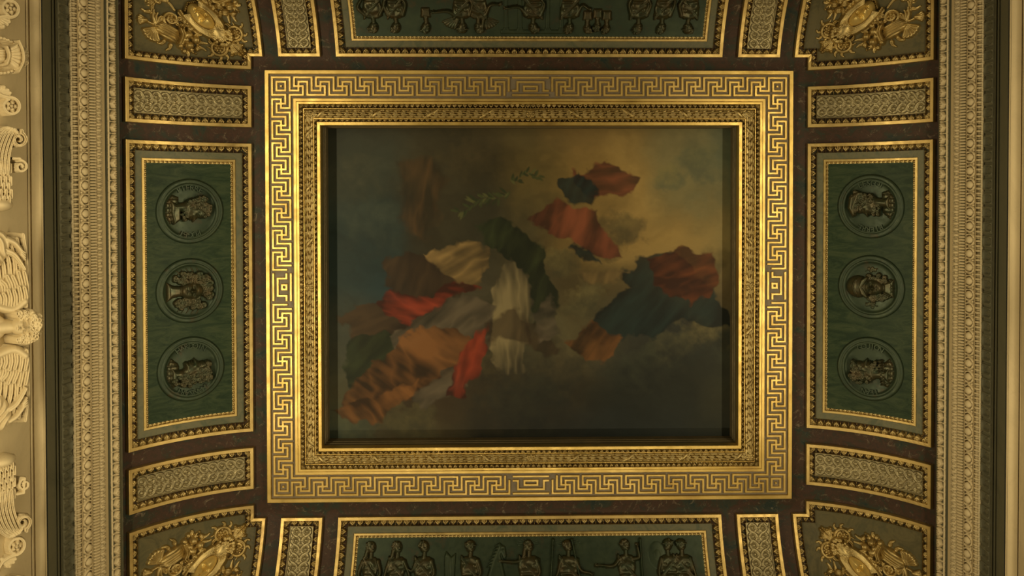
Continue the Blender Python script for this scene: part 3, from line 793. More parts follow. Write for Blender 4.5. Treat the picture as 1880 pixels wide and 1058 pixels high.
# ------------------------------------------------------------------ panels of the coves
BIGLEAF = leaf_profile(.062, .052, .022)
def field_obj(name, poly_rect, d, h, mat, parent, res=.05):
    q = offset_poly(poly_rect, d); x0, x1 = sorted((q[0][0], q[2][0])); y0, y1 = sorted((q[0][1], q[2][1]))
    nx = max(2, int((x1 - x0) / res) + 2); ny = max(2, int((y1 - y0) / res) + 2)
    A, B = np.meshgrid(np.linspace(x0, x1, nx), np.linspace(y0, y1, ny), indexing='ij')
    return link(name, mesh(name, chart(A, B, h).reshape(-1, 3), grid_faces(nx, ny)), mat, parent)
def rectp(a0, a1, b0, b1): return [(a0, b0), (a1, b0), (a1, b1), (a0, b1)]
def marble_panel(name, r, label):
    t = thing(name, label, 'panel', 'marble panels of the coves')
    P = rectp(*r)
    band_obj('gilt_frame', P, 0, .038, .060, .06, GOLD_OLD2, t, .003)
    ring_obj('leaf_moulding', P, .038, .103, 18, BIGLEAF, GOLD_OLD, t, res=.0046, pitch=.0845)
    ring_obj('marble_border', P, .103, .176, 2, lambda u, t: .022 + 0 * u * t, MARBLE_GREY, t, res=.05)
    band_obj('inner_gilt_band', P, .176, .204, .036, .03, GOLD_OLD2, t, .004)
    ring_obj('bead_moulding', P, .204, .229, 7, bead_profile(.016, .013), GOLD_OLD, t, res=.0055, pitch=.0440)
    field_obj('bronze_field' if name == 'bronze_bas_relief' else 'marble_field', P, .226, .016, BRONZE if name == 'bronze_bas_relief' else MARBLE_GREEN, t)
    return t
GOLD_OLD2 = metal('satin gold leaf', (.58, .43, .17), (.70, .54, .22), .85, .34, .5, 3, stain=(.42, .30, .14))
def guilloche(nrow_len, across, length):
    """two rows of interlaced bands around studs; u along, v across"""
    p = length / nrow_len
    hf = HF(-length / 2 - .004, length / 2 + .004, -across / 2, across / 2, .0052)
    q = across / 4
    for row in (-1, 1):
        vc = row * q * .98
        for i in range(nrow_len):
            cx = -length / 2 + p * (i + .5)
            d = np.hypot(hf.u - cx, hf.v - vc) / (p * .60)
            rg = np.sqrt(np.clip(1 - ((d - .80) / .26) ** 2, 0, 1)) - .5 * np.exp(-((d - .80) / .06) ** 2)
            hf.H = np.where(np.abs(d - .80) < .26, np.maximum(hf.H, .004 + .012 * rg), hf.H)
        for i in range(-1, nrow_len):
            # the crossing strand swings from one eye's outer side to the next eye's inner side
            t = np.linspace(0, 1, 14); x0 = -length / 2 + p * (i + .5)
            xs_ = x0 + p * t; ys_ = vc + row * p * .48 * np.cos(PI * t)
            if i < 0: xs_, ys_ = xs_[7:], ys_[7:]
            if i == nrow_len - 1: xs_, ys_ = xs_[:7], ys_[:7]
            hf.stroke(np.stack([xs_, ys_], 1), p * .155, p * .155, .015, .006, .45)
        for i in range(nrow_len):
            cx = -length / 2 + p * (i + .5)
            hf.H = np.where(np.hypot(hf.u - cx, hf.v - vc) < p * .33, .0008, hf.H)
            hf.dome(cx, vc, p * .25, p * .25, .018)
    for i in range(nrow_len - 1):
        cx = -length / 2 + p * (i + 1)
        hf.dome(cx, 0, p * .16, across * .12, .010)
    return hf
def strip_panel(r, along, label):
    t = thing('guilloche_panel', label, 'panel', 'narrow guilloche panels of the coves')
    P = rectp(*r)
    band_obj('gilt_frame', P, 0, .038, .060, .06, GOLD_OLD2, t, .003)
    ring_obj('leaf_moulding', P, .038, .098, 17, BIGLEAF, GOLD_OLD, t, res=.0046, pitch=.0845)
    band_obj('fillet', P, .098, .106, .032, .02, GREYGOLD, t, .002)
    field_obj('ground', P, .104, .016, GREYGOLD, t)
    w = (r[1] - r[0] - .22) if along == 'a' else (r[3] - r[2] - .22)
    ac = (r[3] - r[2] - .225) if along == 'a' else (r[1] - r[0] - .225)
    hf = guilloche(12, ac, w)
    ca_, cb2 = (r[0] + r[1]) / 2, (r[2] + r[3]) / 2
    hf_obj('guilloche', hf, chart_map(ca_, cb2, 0 if along == 'a' else PI / 2, .016), GREYGOLD, t)
    return t
sT, sB, bb = (-1.1554, -.7067), (2.7905, 3.2448), (-.5306, 2.6125)
left_panel = marble_panel('green_marble_inlay', (LOUT, LIN, *bb), 'green marble panel with three bronze medallions on the left cove')
right_panel = marble_panel('green_marble_inlay', (RIN, ROUT, *bb), 'green marble panel with three bronze medallions on the right cove')
strip_panel((LOUT, LIN, *sT), 'a', 'narrow gilded guilloche panel above the left medallion panel')
strip_panel((LOUT, LIN, *sB), 'a', 'narrow gilded guilloche panel below the left medallion panel')
strip_panel((RIN, ROUT, *sT), 'a', 'narrow gilded guilloche panel above the right medallion panel')
strip_panel((RIN, ROUT, *sB), 'a', 'narrow gilded guilloche panel below the right medallion panel')
tl, tb, tr = (-2.6133, -2.1614), (-1.9907, 2.2282), (2.3984, 2.8610)
for (x0, x1), nm in ((tl, 'left'), (tr, 'right')):
    strip_panel((x0, x1, TOUT, TIN), 'b', 'upright gilded guilloche panel cut by the top edge, %s of the upper relief' % nm)
    strip_panel((x0, x1, BIN, BOUT), 'b', 'upright gilded guilloche panel cut by the bottom edge, %s of the lower relief' % nm)
top_panel = marble_panel('bronze_bas_relief', (*tb, TOUT, TIN), 'long green relief panel of upside-down figures along the top edge')
bot_panel = marble_panel('bronze_bas_relief', (*tb, BIN, BOUT), 'long green relief panel of upright draped figures along the bottom edge')

# ------------------------------------------------------------------ carved faces and figures
def face_front(hf, cx, cy, s, ang, base, k, fm=1.0):
    """a frontal face; s = half width, ang = direction of the crown (0 = +v)"""
    c, n = math.cos(ang), math.sin(ang)
    def L(x, y): return cx + s * (x * c - y * n), cy + s * (x * n + y * c)
    def D(x, y, rx, ry, h): hf.dome(*L(x, y), rx * s, ry * s, h * k, ang, base)
    def G(x, y, rx, ry, h): hf.add(*L(x, y), rx * s, ry * s, h * k * fm, ang)
    D(0, .05, 1.0, 1.38, .95)
    G(0, -1.0, .38, .30, .10); G(-.5, -.25, .3, .35, .06); G(.5, -.25, .3, .35, .06); G(0, .75, .7, .4, .08)
    for e in (-1, 1):
        G(e * .40, .20, .27, .20, -.34); G(e * .40, .20, .17, .085, .26); G(e * .42, .45, .34, .08, .12); G(e * .15, -.20, .09, .09, .12)
        G(e * .40, .20, .06, .04, -.05)
    for i in range(6):
        y = .36 - i * .105; G(0, y, .10 + .012 * i, .11, .12 + .025 * i)
    G(0, -.22, .13, .10, .12); G(0, -.36, .10, .06, -.10)
    G(0, -.46, .26, .06, .16); G(0, -.53, .30, .035, -.22); G(0, -.60, .20, .07, .16); G(0, -.74, .22, .06, -.10)
def face_side(hf, cx, cy, s, ang, base, k, mirror=1, beard=0, hair=0, seed=0):
    """a profile looking to +x (mirror=-1: to -x)"""
    c, n = math.cos(ang), math.sin(ang)
    def L(x, y): return cx + s * (mirror * x * c - y * n), cy + s * (mirror * x * n + y * c)
    out = [(.50, .95), (.66, .70), (.72, .40), (.66, .22), (.80, .02), (1.0, -.16), (.92, -.25), (.74, -.27), (.86, -.38), (.76, -.46), (.82, -.55), (.70, -.64), (.80, -.80), (.68, -.98),
           (.30, -.92), (.16, -1.1), (.20, -1.6), (.5, -2.0), (-.8, -2.0), (-.55, -1.5), (-.62, -.9), (-.95, -.4), (-1.02, .2), (-.85, .75), (-.4, 1.1), (.1, 1.15)]
    hf.poly([L(*p) for p in out], .42 * s, .75 * k, base)
    def G(x, y, rx, ry, h): hf.add(*L(x, y), rx * s, ry * s, h * k, ang * 1.0)
    G(.46, .12, .17, .11, -.22); G(.50, .10, .10, .05, .14); G(.50, .32, .2, .07, .10); G(.35, -.28, .25, .25, .10); G(.72, -.46, .12, .03, -.12)
    G(-.12, -.02, .10, .20, .20); G(-.12, -.02, .05, .1, -.14)
    G(.15, -.72, .4, .12, .08)
    if hair:
        for (x, y, rx, ry, m) in ((-.45, .55, .62, .62, 34), (-.55, -.15, .42, .5, 16), (.1, .85, .6, .3, 14)):
            hf.curls(*L(x, y), rx * s, ry * s, m, .17 * s, .25 * k, base + .75 * k, seed + m, ang)
    if beard:
        hf.curls(*L(.45, -.85), .42 * s, .35 * s, 22, .13 * s, .2 * k, base + .62 * k, seed + 5, ang)
    if hair > 1:
        hf.curls(*L(-.72, -1.0), .5 * s, .95 * s, 46, .17 * s, .28 * k, base + .6 * k, seed + 9, ang)
def letters(text, r, size, mid, depth):
    """raised capitals on a circle, read clockwise, tops outwards; mid = angle of the word's middle (0 = +u, counted towards +v is left)"""
    parts = []; dg = None; n = len(text); adv = size * .80 / r
    for i, chx in enumerate(text):
        cu = bpy.data.curves.new('c', 'FONT'); cu.body = chx; cu.size = size * 1.38; cu.align_x = 'CENTER'; cu.extrude = depth / 2; cu.offset = size * .025
        cu.resolution_u = 3
        o = bpy.data.objects.new('c', cu); COL.objects.link(o)
        bpy.context.view_layer.update()
        me = bpy.data.meshes.new_from_object(o.evaluated_get(bpy.context.evaluated_depsgraph_get()))
        me_v = np.array([v.co[:] for v in me.vertices]); tris = []
        me.calc_loop_triangles()
        tris = np.array([t.vertices[:] for t in me.loop_triangles])
        bpy.data.objects.remove(o); bpy.data.curves.remove(cu); bpy.data.meshes.remove(me)
        a = mid - (i - (n - 1) / 2) * adv
        u = me_v[:, 0]; v = me_v[:, 1] + r - size * .5
        # letter's up is outwards at angle a; its right is clockwise
        ou, ov = math.cos(a), math.sin(a); ru, rv = math.sin(a), -math.cos(a)
        P = np.stack([v * ou + u * ru, v * ov + u * rv, me_v[:, 2] + depth / 2], 1)
        parts.append((P, tris))
    return merge(parts)
MR = .345
def medallion(px, py, top, label, kind, words=(), seed=0):
    """top = +1: the portrait's crown points to the photo's right, -1: to its left"""
    a, b = unchart(px, py)
    t = thing('medallion', label, 'medallion', 'bronze medallions')
    # local frame: q = crown direction, p = portrait's right-hand side as seen
    def mp(h0=0):
        # crown (v) -> +a*top ; seen right (u) -> +b*top  (photo: x right, y down)
        return lambda u, v, h: chart(a + top * v, b + top * u, .016 + h0 + h)
    rr = np.array([0, .06, .12, .18, .22, .25, .262, .270, .280, .290, .296, .300, .312, .326, .336, .342, .345]) * MR / .345
    hh = np.array([.006, .006, .006, .007, .009, .013, .018, .026, .032, .031, .026, .022, .026, .027, .022, .012, 0])
    nth = 96; th = np.linspace(0, 2 * PI, nth + 1)
    Rr, Th = np.meshgrid(rr, th, indexing='ij')
    V = mp()(Rr * np.cos(Th), Rr * np.sin(Th), np.repeat(hh[:, None], nth + 1, 1))
    link('disc', mesh('disc', V.reshape(-1, 3), grid_faces(len(rr), nth + 1, True)), BRONZE, t)
    hf = HF(-.27, .27, -.27, .27, .0046)
    k = .075
    if kind == 'front_hair':
        hf.poly([(-.055, -.08), (.055, -.08), (.065, -.17), (.11, -.245), (-.11, -.245), (-.065, -.17)], .045, .05)
        hf.curls(0, .10, .18, .13, 80, .034, .018, .030, seed, 0)
        hf.curls(-.135, -.04, .055, .13, 34, .028, .016, .024, seed + 1); hf.curls(.135, -.04, .055, .13, 34, .028, .016, .024, seed + 2)
        face_front(hf, 0, .015, .092, 0, .014, k, 1.25)
        hf.curls(-.035, .185, .03, .028, 8, .024, .018, .04, seed + 5); hf.curls(.035, .185, .03, .028, 8, .024, .018, .04, seed + 6)
        rn = random.Random(seed)
        for e in (-1, 1):
            for j in range(5):
                y0 = -.12 + .05 * j
                hf.stroke([(e * .10, y0), (e * .15, y0 - .03 + rn.uniform(-.01, .02)), (e * .19, y0 + .01), (e * (.22 + .01 * j % 2), y0 - .02)], .009, .004, .018)
    elif kind == 'front_helmet':
        hf.poly([(-.055, -.12), (.055, -.12), (.09, -.2), (.10, -.24), (-.10, -.24), (-.09, -.2)], .04, .045)
        for j in range(7): hf.dome(-.09 + .03 * j, -.225 + .01 * abs(j - 3), .015, .018, .05)
        hf.curls(-.095, -.05, .04, .12, 22, .028, .014, .026, seed + 1); hf.curls(.095, -.05, .04, .12, 22, .028, .014, .026, seed + 2)
        hf.dome(0, .135, .12, .125, .085)
        hf.poly([(-.12, .04), (-.08, .10), (0, .13), (.08, .10), (.12, .04), (.1, .02), (0, .08), (-.1, .02)], .02, .03, .06)
        hf.line([(-.085, .15), (-.04, .175), (0, .18), (.04, .175), (.085, .15)], .006, .02)
        hf.ringlet(-.055, .085, .022, .02); hf.ringlet(.055, .085, .022, .02)
        for e in (-1, 1):
            hf.curls(e * .19, .0, .025, .05, 10, .018, .012, .006, seed + 7 + e)
            hf.stroke([(e * .20, -.06), (e * .195, .0), (e * .17, .06)], .007, .004, .014)
        face_front(hf, 0, -.02, .085, 0, .014, k, 1.25)
    else:
        m = kind[0]; hair, beard = kind[1], kind[2]
        sx = m
        hf.poly([(sx * .11, -.165), (sx * .14, -.205), (sx * .05, -.25), (-sx * .08, -.25), (-sx * .18, -.185), (-sx * .15, -.11), (-sx * .03, -.11), (sx * .06, -.12)], .05, .04)
        for j in range(6):
            hf.line([(sx * (.10 - .045 * j), -.12), (sx * (.11 - .05 * j), -.235)], .006, -.016)
        face_side(hf, -sx * .015, .055, .132, 0, .012, k, mirror=m, beard=beard, hair=hair, seed=seed)
        if len(kind) > 3 and kind[3] == 'cap':
            hf.poly([(sx * .10, .145), (sx * .12, .185), (sx * .02, .24), (-sx * .11, .22), (-sx * .17, .13), (-sx * .15, .09), (0, .145)], .04, .05, .045)
        if len(kind) > 3 and kind[3] == 'ruff':
            for j in range(10): hf.dome(sx * (.10 - .027 * j), -.105 - .004 * j, .014, .034, .05, .25 * m, .02)
        if len(kind) > 3 and kind[3] == 'collar':
            hf.poly([(sx * .09, -.10), (sx * .14, -.17), (sx * .02, -.20), (-sx * .08, -.16), (-sx * .05, -.10)], .025, .035, .03)
    r = np.hypot(hf.u, hf.v); hf.H = np.where(r > .262, 0, hf.H)
    hf_obj('portrait', hf, mp(.006), BRONZE_HI, t, flip=True)
    for text, ang in words:
        V, Fc = letters(text, .252, .058, ang, .020)
        w = link('lettering', mesh('lettering', mp(.009)(V[:, 0], V[:, 1], V[:, 2]), Fc[:, ::-1], False), BRONZE, t)
    return t
# mp flips handedness: u is mirrored for letters, handled by swapping u in the map
_m = medallion
def ang_side(side): return PI if side == 'left' else 0.0
medallion(347, 388, 1, 'bronze medallion inscribed PIERRE, curly-haired bearded profile, top of the left three', (1, 1, 1, 'collar'), (('PIERRE', PI), ('PUGET', 0)), 3)
medallion(347, 533.5, 1, 'bronze medallion of a frontal wild-haired face, middle of the left three', 'front_hair', (), 5)
medallion(349, 677, 1, 'bronze medallion inscribed MANSART, long-wigged profile, bottom of the left three', (-1, 2, 0), (('HARDOIN', PI), ('MANSART', 0)), 7)
medallion(1600, 379, -1, 'bronze medallion inscribed LESCOT, bearded profile in a cap, top of the right three', (-1, 1, 1, 'cap'), (('PIERRE', PI), ('LESCOT', 0)), 9)
medallion(1601, 527, -1, 'bronze medallion of a frontal helmeted face, middle of the right three', 'front_helmet', (), 11)
medallion(1599, 677, -1, 'bronze medallion inscribed GOUJON, bearded profile above a pleated ruff, bottom of the right three', (1, 1, 1, 'ruff'), (('IEAN', PI), ('GOUJON', 0)), 13)

# ---- relief figures of the long panels
def relief_figure(cx, facing, seed, arms=(), lean=0, wid=1.0, veil=False, helmet=False, head_only=False, headr=.050, top=.775, wing=False, bg=.0):
    rn = random.Random(seed)
    hf = HF(cx - .36, cx + .36, -.02, .83, .0062)
    hy = top - headr * 1.35; sy = hy - headr * 2.35; w = .100 * wid
    if wing:
        for j in range(6):
            a = .5 + j * .16
            hf.stroke([(cx - facing * .03, sy), (cx - facing * (.03 + .20 * math.cos(a)), sy - .02 + .16 * math.sin(a))], .022, .012, .012 + .002 * j)
    if not head_only:
        body = [(cx - w * 1.02, sy - .005), (cx - w * .5, sy + .025), (cx + w * .5, sy + .025), (cx + w * 1.02, sy - .005), (cx + w * 1.0, sy - .10), (cx + w * .78, sy - .19), (cx + w * (1.15 + lean), sy - .30),
                (cx + w * (1.3 + lean), .03), (cx - w * (1.3 - lean), .03), (cx - w * 1.1, sy - .30), (cx - w * .78, sy - .19), (cx - w * .98, sy - .10)]
        ph = rn.uniform(0, 6)
        x = (hf.u - cx) / w; y = (hf.v - sy)
        drop = ss(-y, .16, .24)
        f1 = np.sin((x * (5.5 - 1.6 * np.clip(-y * 2, 0, 1)) + ph + .9 * np.sin(y * 9 + ph)) * 1.35)
        f2 = np.sin((y * 62 + np.abs(x) * 3.0 + x * rn.uniform(-3, 3) + ph))
        folds = .011 * f1 * drop + .007 * f2 * (1 - drop)
        folds = folds - .016 * np.exp(-((y + .165) / .012) ** 2)
        hf.poly(body, .05, .040, .004, folds)
        hf.dome(cx - w * .45, sy - .075, .033, .032, .052); hf.dome(cx + w * .45, sy - .075, .033, .032, .052)
        sash = [(cx - w * .9 * facing, sy + .01), (cx, sy - .10), (cx + w * 1.0 * facing, sy - .22)]
        for o in (-.016, 0, .016): hf.stroke([(p[0], p[1] + o) for p in sash], .009, .009, .052, 0)
    else:
        hf.poly([(cx - .055, sy + .01), (cx + .055, sy + .01), (cx + .045, sy - .10), (cx - .045, sy - .10)], .03, .035)
    hf.stroke([(cx, sy + .01), (cx + facing * .004, hy - headr * .4)], .024, .022, .040)
    hf.dome(cx, hy, headr, headr * 1.25, .062)
    hf.dome(cx - facing * .010, hy + headr * .35, headr * 1.08, headr * 1.05, .058)
    # face
    fx = cx + facing * headr * .38
    hf.stroke([(fx + facing * .006, hy + .012), (fx + facing * .012, hy - .010)], .0075, .009, .072)
    hf.add(fx - facing * .012, hy + .010, .010, .007, -.018); hf.add(fx + facing * .016, hy + .010, .008, .006, -.018)
    hf.add(fx + facing * .006, hy - .025, .012, .004, -.014); hf.add(fx, hy - .042, .012, .008, .008)
    hf.curls(cx - facing * .018, hy + headr * .55, headr * .95, headr * .75, 22, .011, .010, .052, seed)
    if veil: hf.poly([(cx - facing * .0, hy + .062), (cx - facing * .055, hy + .03), (cx - facing * .085, sy - .02), (cx - facing * .03, sy + .02), (cx - facing * .022, hy + .01)], .018, .052)
    if helmet:
        hf.dome(cx - facing * .004, hy + headr * .55, headr * 1.12, headr * .85, .070); hf.stroke([(cx - headr * 1.15, hy + .018), (cx + headr * 1.15, hy + .018)], .006, .006, .075)
    for arm in arms:
        pts = [(cx + p[0], sy + p[1]) for p in arm]
        hf.stroke(pts, .026, .015, .056, 0)
        hx, hyy = pts[-1]; dx, dy = pts[-1][0] - pts[-2][0], pts[-1][1] - pts[-2][1]; l = math.hypot(dx, dy) + 1e-6; dx /= l; dy /= l
        hf.dome(hx + dx * .012, hyy + dy * .012, .020, .014, .050, math.atan2(dy, dx))
        for q in range(4):
            o = (q - 1.5) * .0065
            hf.stroke([(hx + dx * .015 - dy * o, hyy + dy * .015 + dx * o), (hx + dx * .046 - dy * o * 1.6, hyy + dy * .046 + dx * o * 1.6)], .0045, .0035, .042)
        hf.stroke([(hx, hyy), (hx + dx * .012 - dy * .022, hyy + dy * .012 + dx * .022)], .005, .004, .045)
    return hf
def relief_map(side):
    if side == 'bottom':   # crowns towards the painting
        return lambda u, v, h: chart(u, BIN + .226 + (.80 - v), .016 + h * .8)
    return lambda u, v, h: chart(u, TIN - .226 - (.80 - v), .016 + h * .8)
def pxa(px, side):
    return unchart(px, 1003 if side == 'bottom' else 48)[0]
AL = lambda x, y=0: [(-.075, -.02), (-.15, -.06 + y), (-.27 + x, -.05 + y)]
AR = lambda x, y=0: [(.075, -.02), (.13, -.13), (.19 + x, -.20 + y)]
AD = lambda s, x=0: [(s * .08, -.02), (s * .115, -.14), (s * (.07 + x), -.22)]
AU = lambda s: [(s * .08, -.02), (s * .14, .0), (s * .13, .10)]
bottom_figs = [
 (683, 1, dict(arms=[AD(-1), AD(1)], veil=True, wid=.85)), (731, 1, dict(arms=[AD(-1, .05), AR(-.04)], veil=True)), (780, 1, dict(arms=[[(-.08, -.02), (-.12, -.12), (-.17, -.10)], AD(1)], wid=1.1)),
 (864, 1, dict(arms=[AD(1)], helmet=True, wid=1.05)), (971, 1, dict(arms=[AL(-.02, .02), AD(1)], veil=True, wid=1.2)),
 (1043, 1, dict(arms=[AD(-1, .08), AR(.03, .04)], wid=1.15)), (1148, 1, dict(arms=[AL(-.03, -.03), AU(1)], wid=1.0)),
 (1225, -1, dict(arms=[AD(-1, .04)], helmet=True, wid=1.05)), (1250, 1, dict(arms=[AD(1, .06)], helmet=True, wid=1.1))]
for i, (px, fc, kw) in enumerate(bottom_figs):
    hf = relief_figure(pxa(px, 'bottom'), fc, 40 + i, top=.765, **kw)
    hf_obj('carved_figure', hf, relief_map('bottom'), BRONZE_HI, bot_panel, flip=False)
def prop(name, side, build, x0, x1):
    hf = HF(x0, x1, 0, .80, .006); build(hf); hf_obj(name, hf, relief_map(side), BRONZE, bot_panel if side == 'bottom' else top_panel, flip=(side == 'top'))
xl = pxa(826, 'bottom')
def lyre(h):
    h.poly([(xl - .055, .60), (xl - .035, .66), (xl + .02, .60), (xl + .07, .64), (xl + .06, .14), (xl - .03, .14)], .02, .03)
    for j in range(4): h.line([(xl - .03 + j * .02, .60), (xl - .02 + j * .019, .16)], .004, -.014)
prop('carved_lyre', 'bottom', lyre, xl - .12, xl + .12)
xh = pxa(920, 'bottom')
def horse(h):
    h.poly([(xh - .17, .16), (xh - .16, .36), (xh - .10, .56), (xh - .05, .67), (xh - .02, .745), (xh + .01, .72), (xh + .045, .70), (xh + .065, .60), (xh + .05, .565), (xh + .02, .575), (xh + .0, .62), (xh + .02, .52), (xh + .05, .40), (xh + .10, .16)], .04, .034)
    h.add(xh + .02, .68, .01, .008, -.014); h.add(xh + .05, .585, .007, .006, -.012)
    for j in range(7): h.stroke([(xh - .03 - j * .014, .72 - j * .035), (xh - .065 - j * .014, .70 - j * .035)], .010, .004, .030)
prop('carved_horse', 'bottom', horse, xh - .2, xh + .12)
for px_, tilt in ((1012, -.02), (1175, 0), (1058, .05)):
    xs_ = pxa(px_, 'bottom')
    prop('carved_staff', 'bottom', lambda h: (h.stroke([(xs_ - tilt, .765), (xs_ + tilt, .25)], .012, .012, .055), h.dome(xs_ - tilt, .76, .017, .022, .06), h.dome(xs_ - tilt * .7, .70, .016, .012, .06)), xs_ - .1, xs_ + .1)
for px_ in (971, 1043):
    xr = pxa(px_, 'bottom')
    def rays(h):
        for j in range(-5, 6):
            if j == 0: continue
            a = PI / 2 - j * .28
            h.stroke([(xr + .06 * math.cos(a), .70 + .06 * math.sin(a)), (xr + .14 * math.cos(a), .70 + .14 * math.sin(a) * .6)], .004, .002, .008)
    prop('carved_rays', 'bottom', rays, xr - .17, xr + .17)
xsh = pxa(1205, 'bottom')
prop('carved_shield', 'bottom', lambda h: (h.dome(xsh, .60, .10, .14, .014), h.dome(xsh, .60, .05, .07, .022)), xsh - .12, xsh + .12)
top_figs = [
 (687, 1, dict(arms=[[(-.08, -.02), (-.15, -.10), (-.10, -.20)], AR(-.05)], wid=1.05)), (728, 1, dict(arms=[AD(-1), AD(1)], wid=.95)), (783, 1, dict(head_only=True, wing=False)),
 (849, 1, dict(arms=[AL(-.02), AD(1)], wing=True, helmet=True)), (879, -1, dict(arms=[AR(.02, .06)], wing=True, veil=True)), (979, -1, dict(arms=[AL(.0, -.05), AD(1)], wid=1.1)),
 (1045, 1, dict(arms=[AR(.0, .1)], wid=1.05)), (1078, -1, dict(head_only=True, headr=.042)), (1096, 1, dict(head_only=True, headr=.042, top=.745)), (1113, 1, dict(head_only=True, headr=.042)),
 (1171, 1, dict(arms=[AD(-1, .02), AD(1)], wid=1.05)), (1214, 1, dict(arms=[AD(1, .04)], wid=.95)), (1262, -1, dict(arms=[AD(-1)], wid=1.05, helmet=True))]
for i, (px, fc, kw) in enumerate(top_figs):
    kw.setdefault('top', .765)
    hf = relief_figure(pxa(px, 'top'), fc, 70 + i, **kw)
    hf_obj('carved_figure', hf, relief_map('top'), BRONZE_HI, top_panel, flip=True)
xt = pxa(980, 'top')
def temple(h):
    h.poly([(xt - .36, .765), (xt + .36, .765), (xt + .36, .725), (xt - .36, .725)], .008, .014)
    for j in range(5):
        xx = xt - .30 + j * .15
        h.poly([(xx - .022, .725), (xx + .022, .725), (xx + .022, .2), (xx - .022, .2)], .012, .012)
        h.poly([(xx - .032, .728), (xx + .032, .728), (xx + .028, .70), (xx - .028, .70)], .008, .018)
prop('carved_temple', 'top', temple, xt - .4, xt + .4)

# ------------------------------------------------------------------ corner panels and their gilded ornaments
def corner_poly(sx, sy):
    ai, ao, an = (LIN, LOUT, -2.7842) if sx < 0 else (RIN, ROUT, 3.0237)
    bi, bo, bn = (TIN, TOUT, -1.3357) if sy < 0 else (BIN, BOUT, 3.4251)
    return [(ao, bn), (ai, bn), (ai, bi), (an, bi), (an, bo), (ao, bo)]
def corner_ground(poly, d, h, mat, parent, res=.045):
    q = offset_poly(poly, d)
    # L-shaped field as two rectangles
    parts = []
    for (x0, x1, y0, y1) in ((q[0][0], q[1][0], q[0][1], q[5][1]), (q[1][0], q[3][0], q[3][1], q[4][1])):
        nx = max(2, int(abs(x1 - x0) / res) + 2); ny = max(2, int(abs(y1 - y0) / res) + 2)
        A, B = np.meshgrid(np.linspace(x0, x1, nx), np.linspace(y0, y1, ny), indexing='ij')
        parts.append((chart(A, B, h).reshape(-1, 3), grid_faces(nx, ny)))
    V, Fc = merge(parts)
    return link('ground', mesh('ground', V, Fc), mat, parent)
S_ = .0057
def spiral(cx, cy, r, turns, a0, sgn, n=34, rend=.42):
    t = np.linspace(0, 1, n); rr = r * (1 - (1 - rend) * t); th = a0 + sgn * t * turns * 2 * PI
    return np.stack([cx + rr * np.cos(th), cy + rr * np.sin(th)], 1)
def corner_mask():
    hf = HF(-42, 66, -42, 66, .72)
    # swept hair, head-dress and beaded braid around the face; crown towards (+,+)
    D = math.sqrt(.5)
    L = lambda x, y: (x * D + y * D, -x * D + y * D)      # x sideways, y towards the crown
    hf.dome(*L(0, 34), 19, 22, .10, -PI / 4)
    hf.curls(*L(0, 44), 20, 15, 60, 3.4, .018, .075, 3, -PI / 4)
    for e in (-1, 1):
        for j in range(5):
            pts = [L(e * (2 + j * 1.5), 25 + j * 2), L(e * (13 + j), 22 + j * 2.4), L(e * (20 + j * 1.2), 8 + j), L(e * (21 + j * 1.3), -6 + j), L(e * (17 + j * 1.6), -18 - j)]
            hf.stroke(pts, 3.4, 2.2, .115 - .006 * j, 0, .25)
        for j in range(16):
            y = 14 - j * 3.1; x = e * (27 - .04 * (j - 5) ** 2)
            hf.dome(*L(x, y), 2.6, 2.6, .03, 0, .045)
            hf.ringlet(*L(x + e * 1.5, y), 3.2, .022, ang0=j)
        for j in range(5):
            hf.ringlet(*L(e * (25 + j * 2.2), -2 - j * 5), 4.0, .028, ang0=j)
    for j in range(9): hf.dome(*L((j - 4) * 3.9, -35 + abs(j - 4) * 1.9), 2.6, 2.6, .05)
    for j in range(26):
        a = -.3 + j / 25 * (PI + .6)
        hf.dome(*L(23 * math.cos(a), 38 + 19 * math.sin(a)), 2.0, 2.0, .045)
    return hf
def corner_face():
    hf = HF(-36, 36, -36, 36, .5)
    face_front(hf, -3, -3, 20, -PI / 4, .045, .115, 1.35)
    return hf
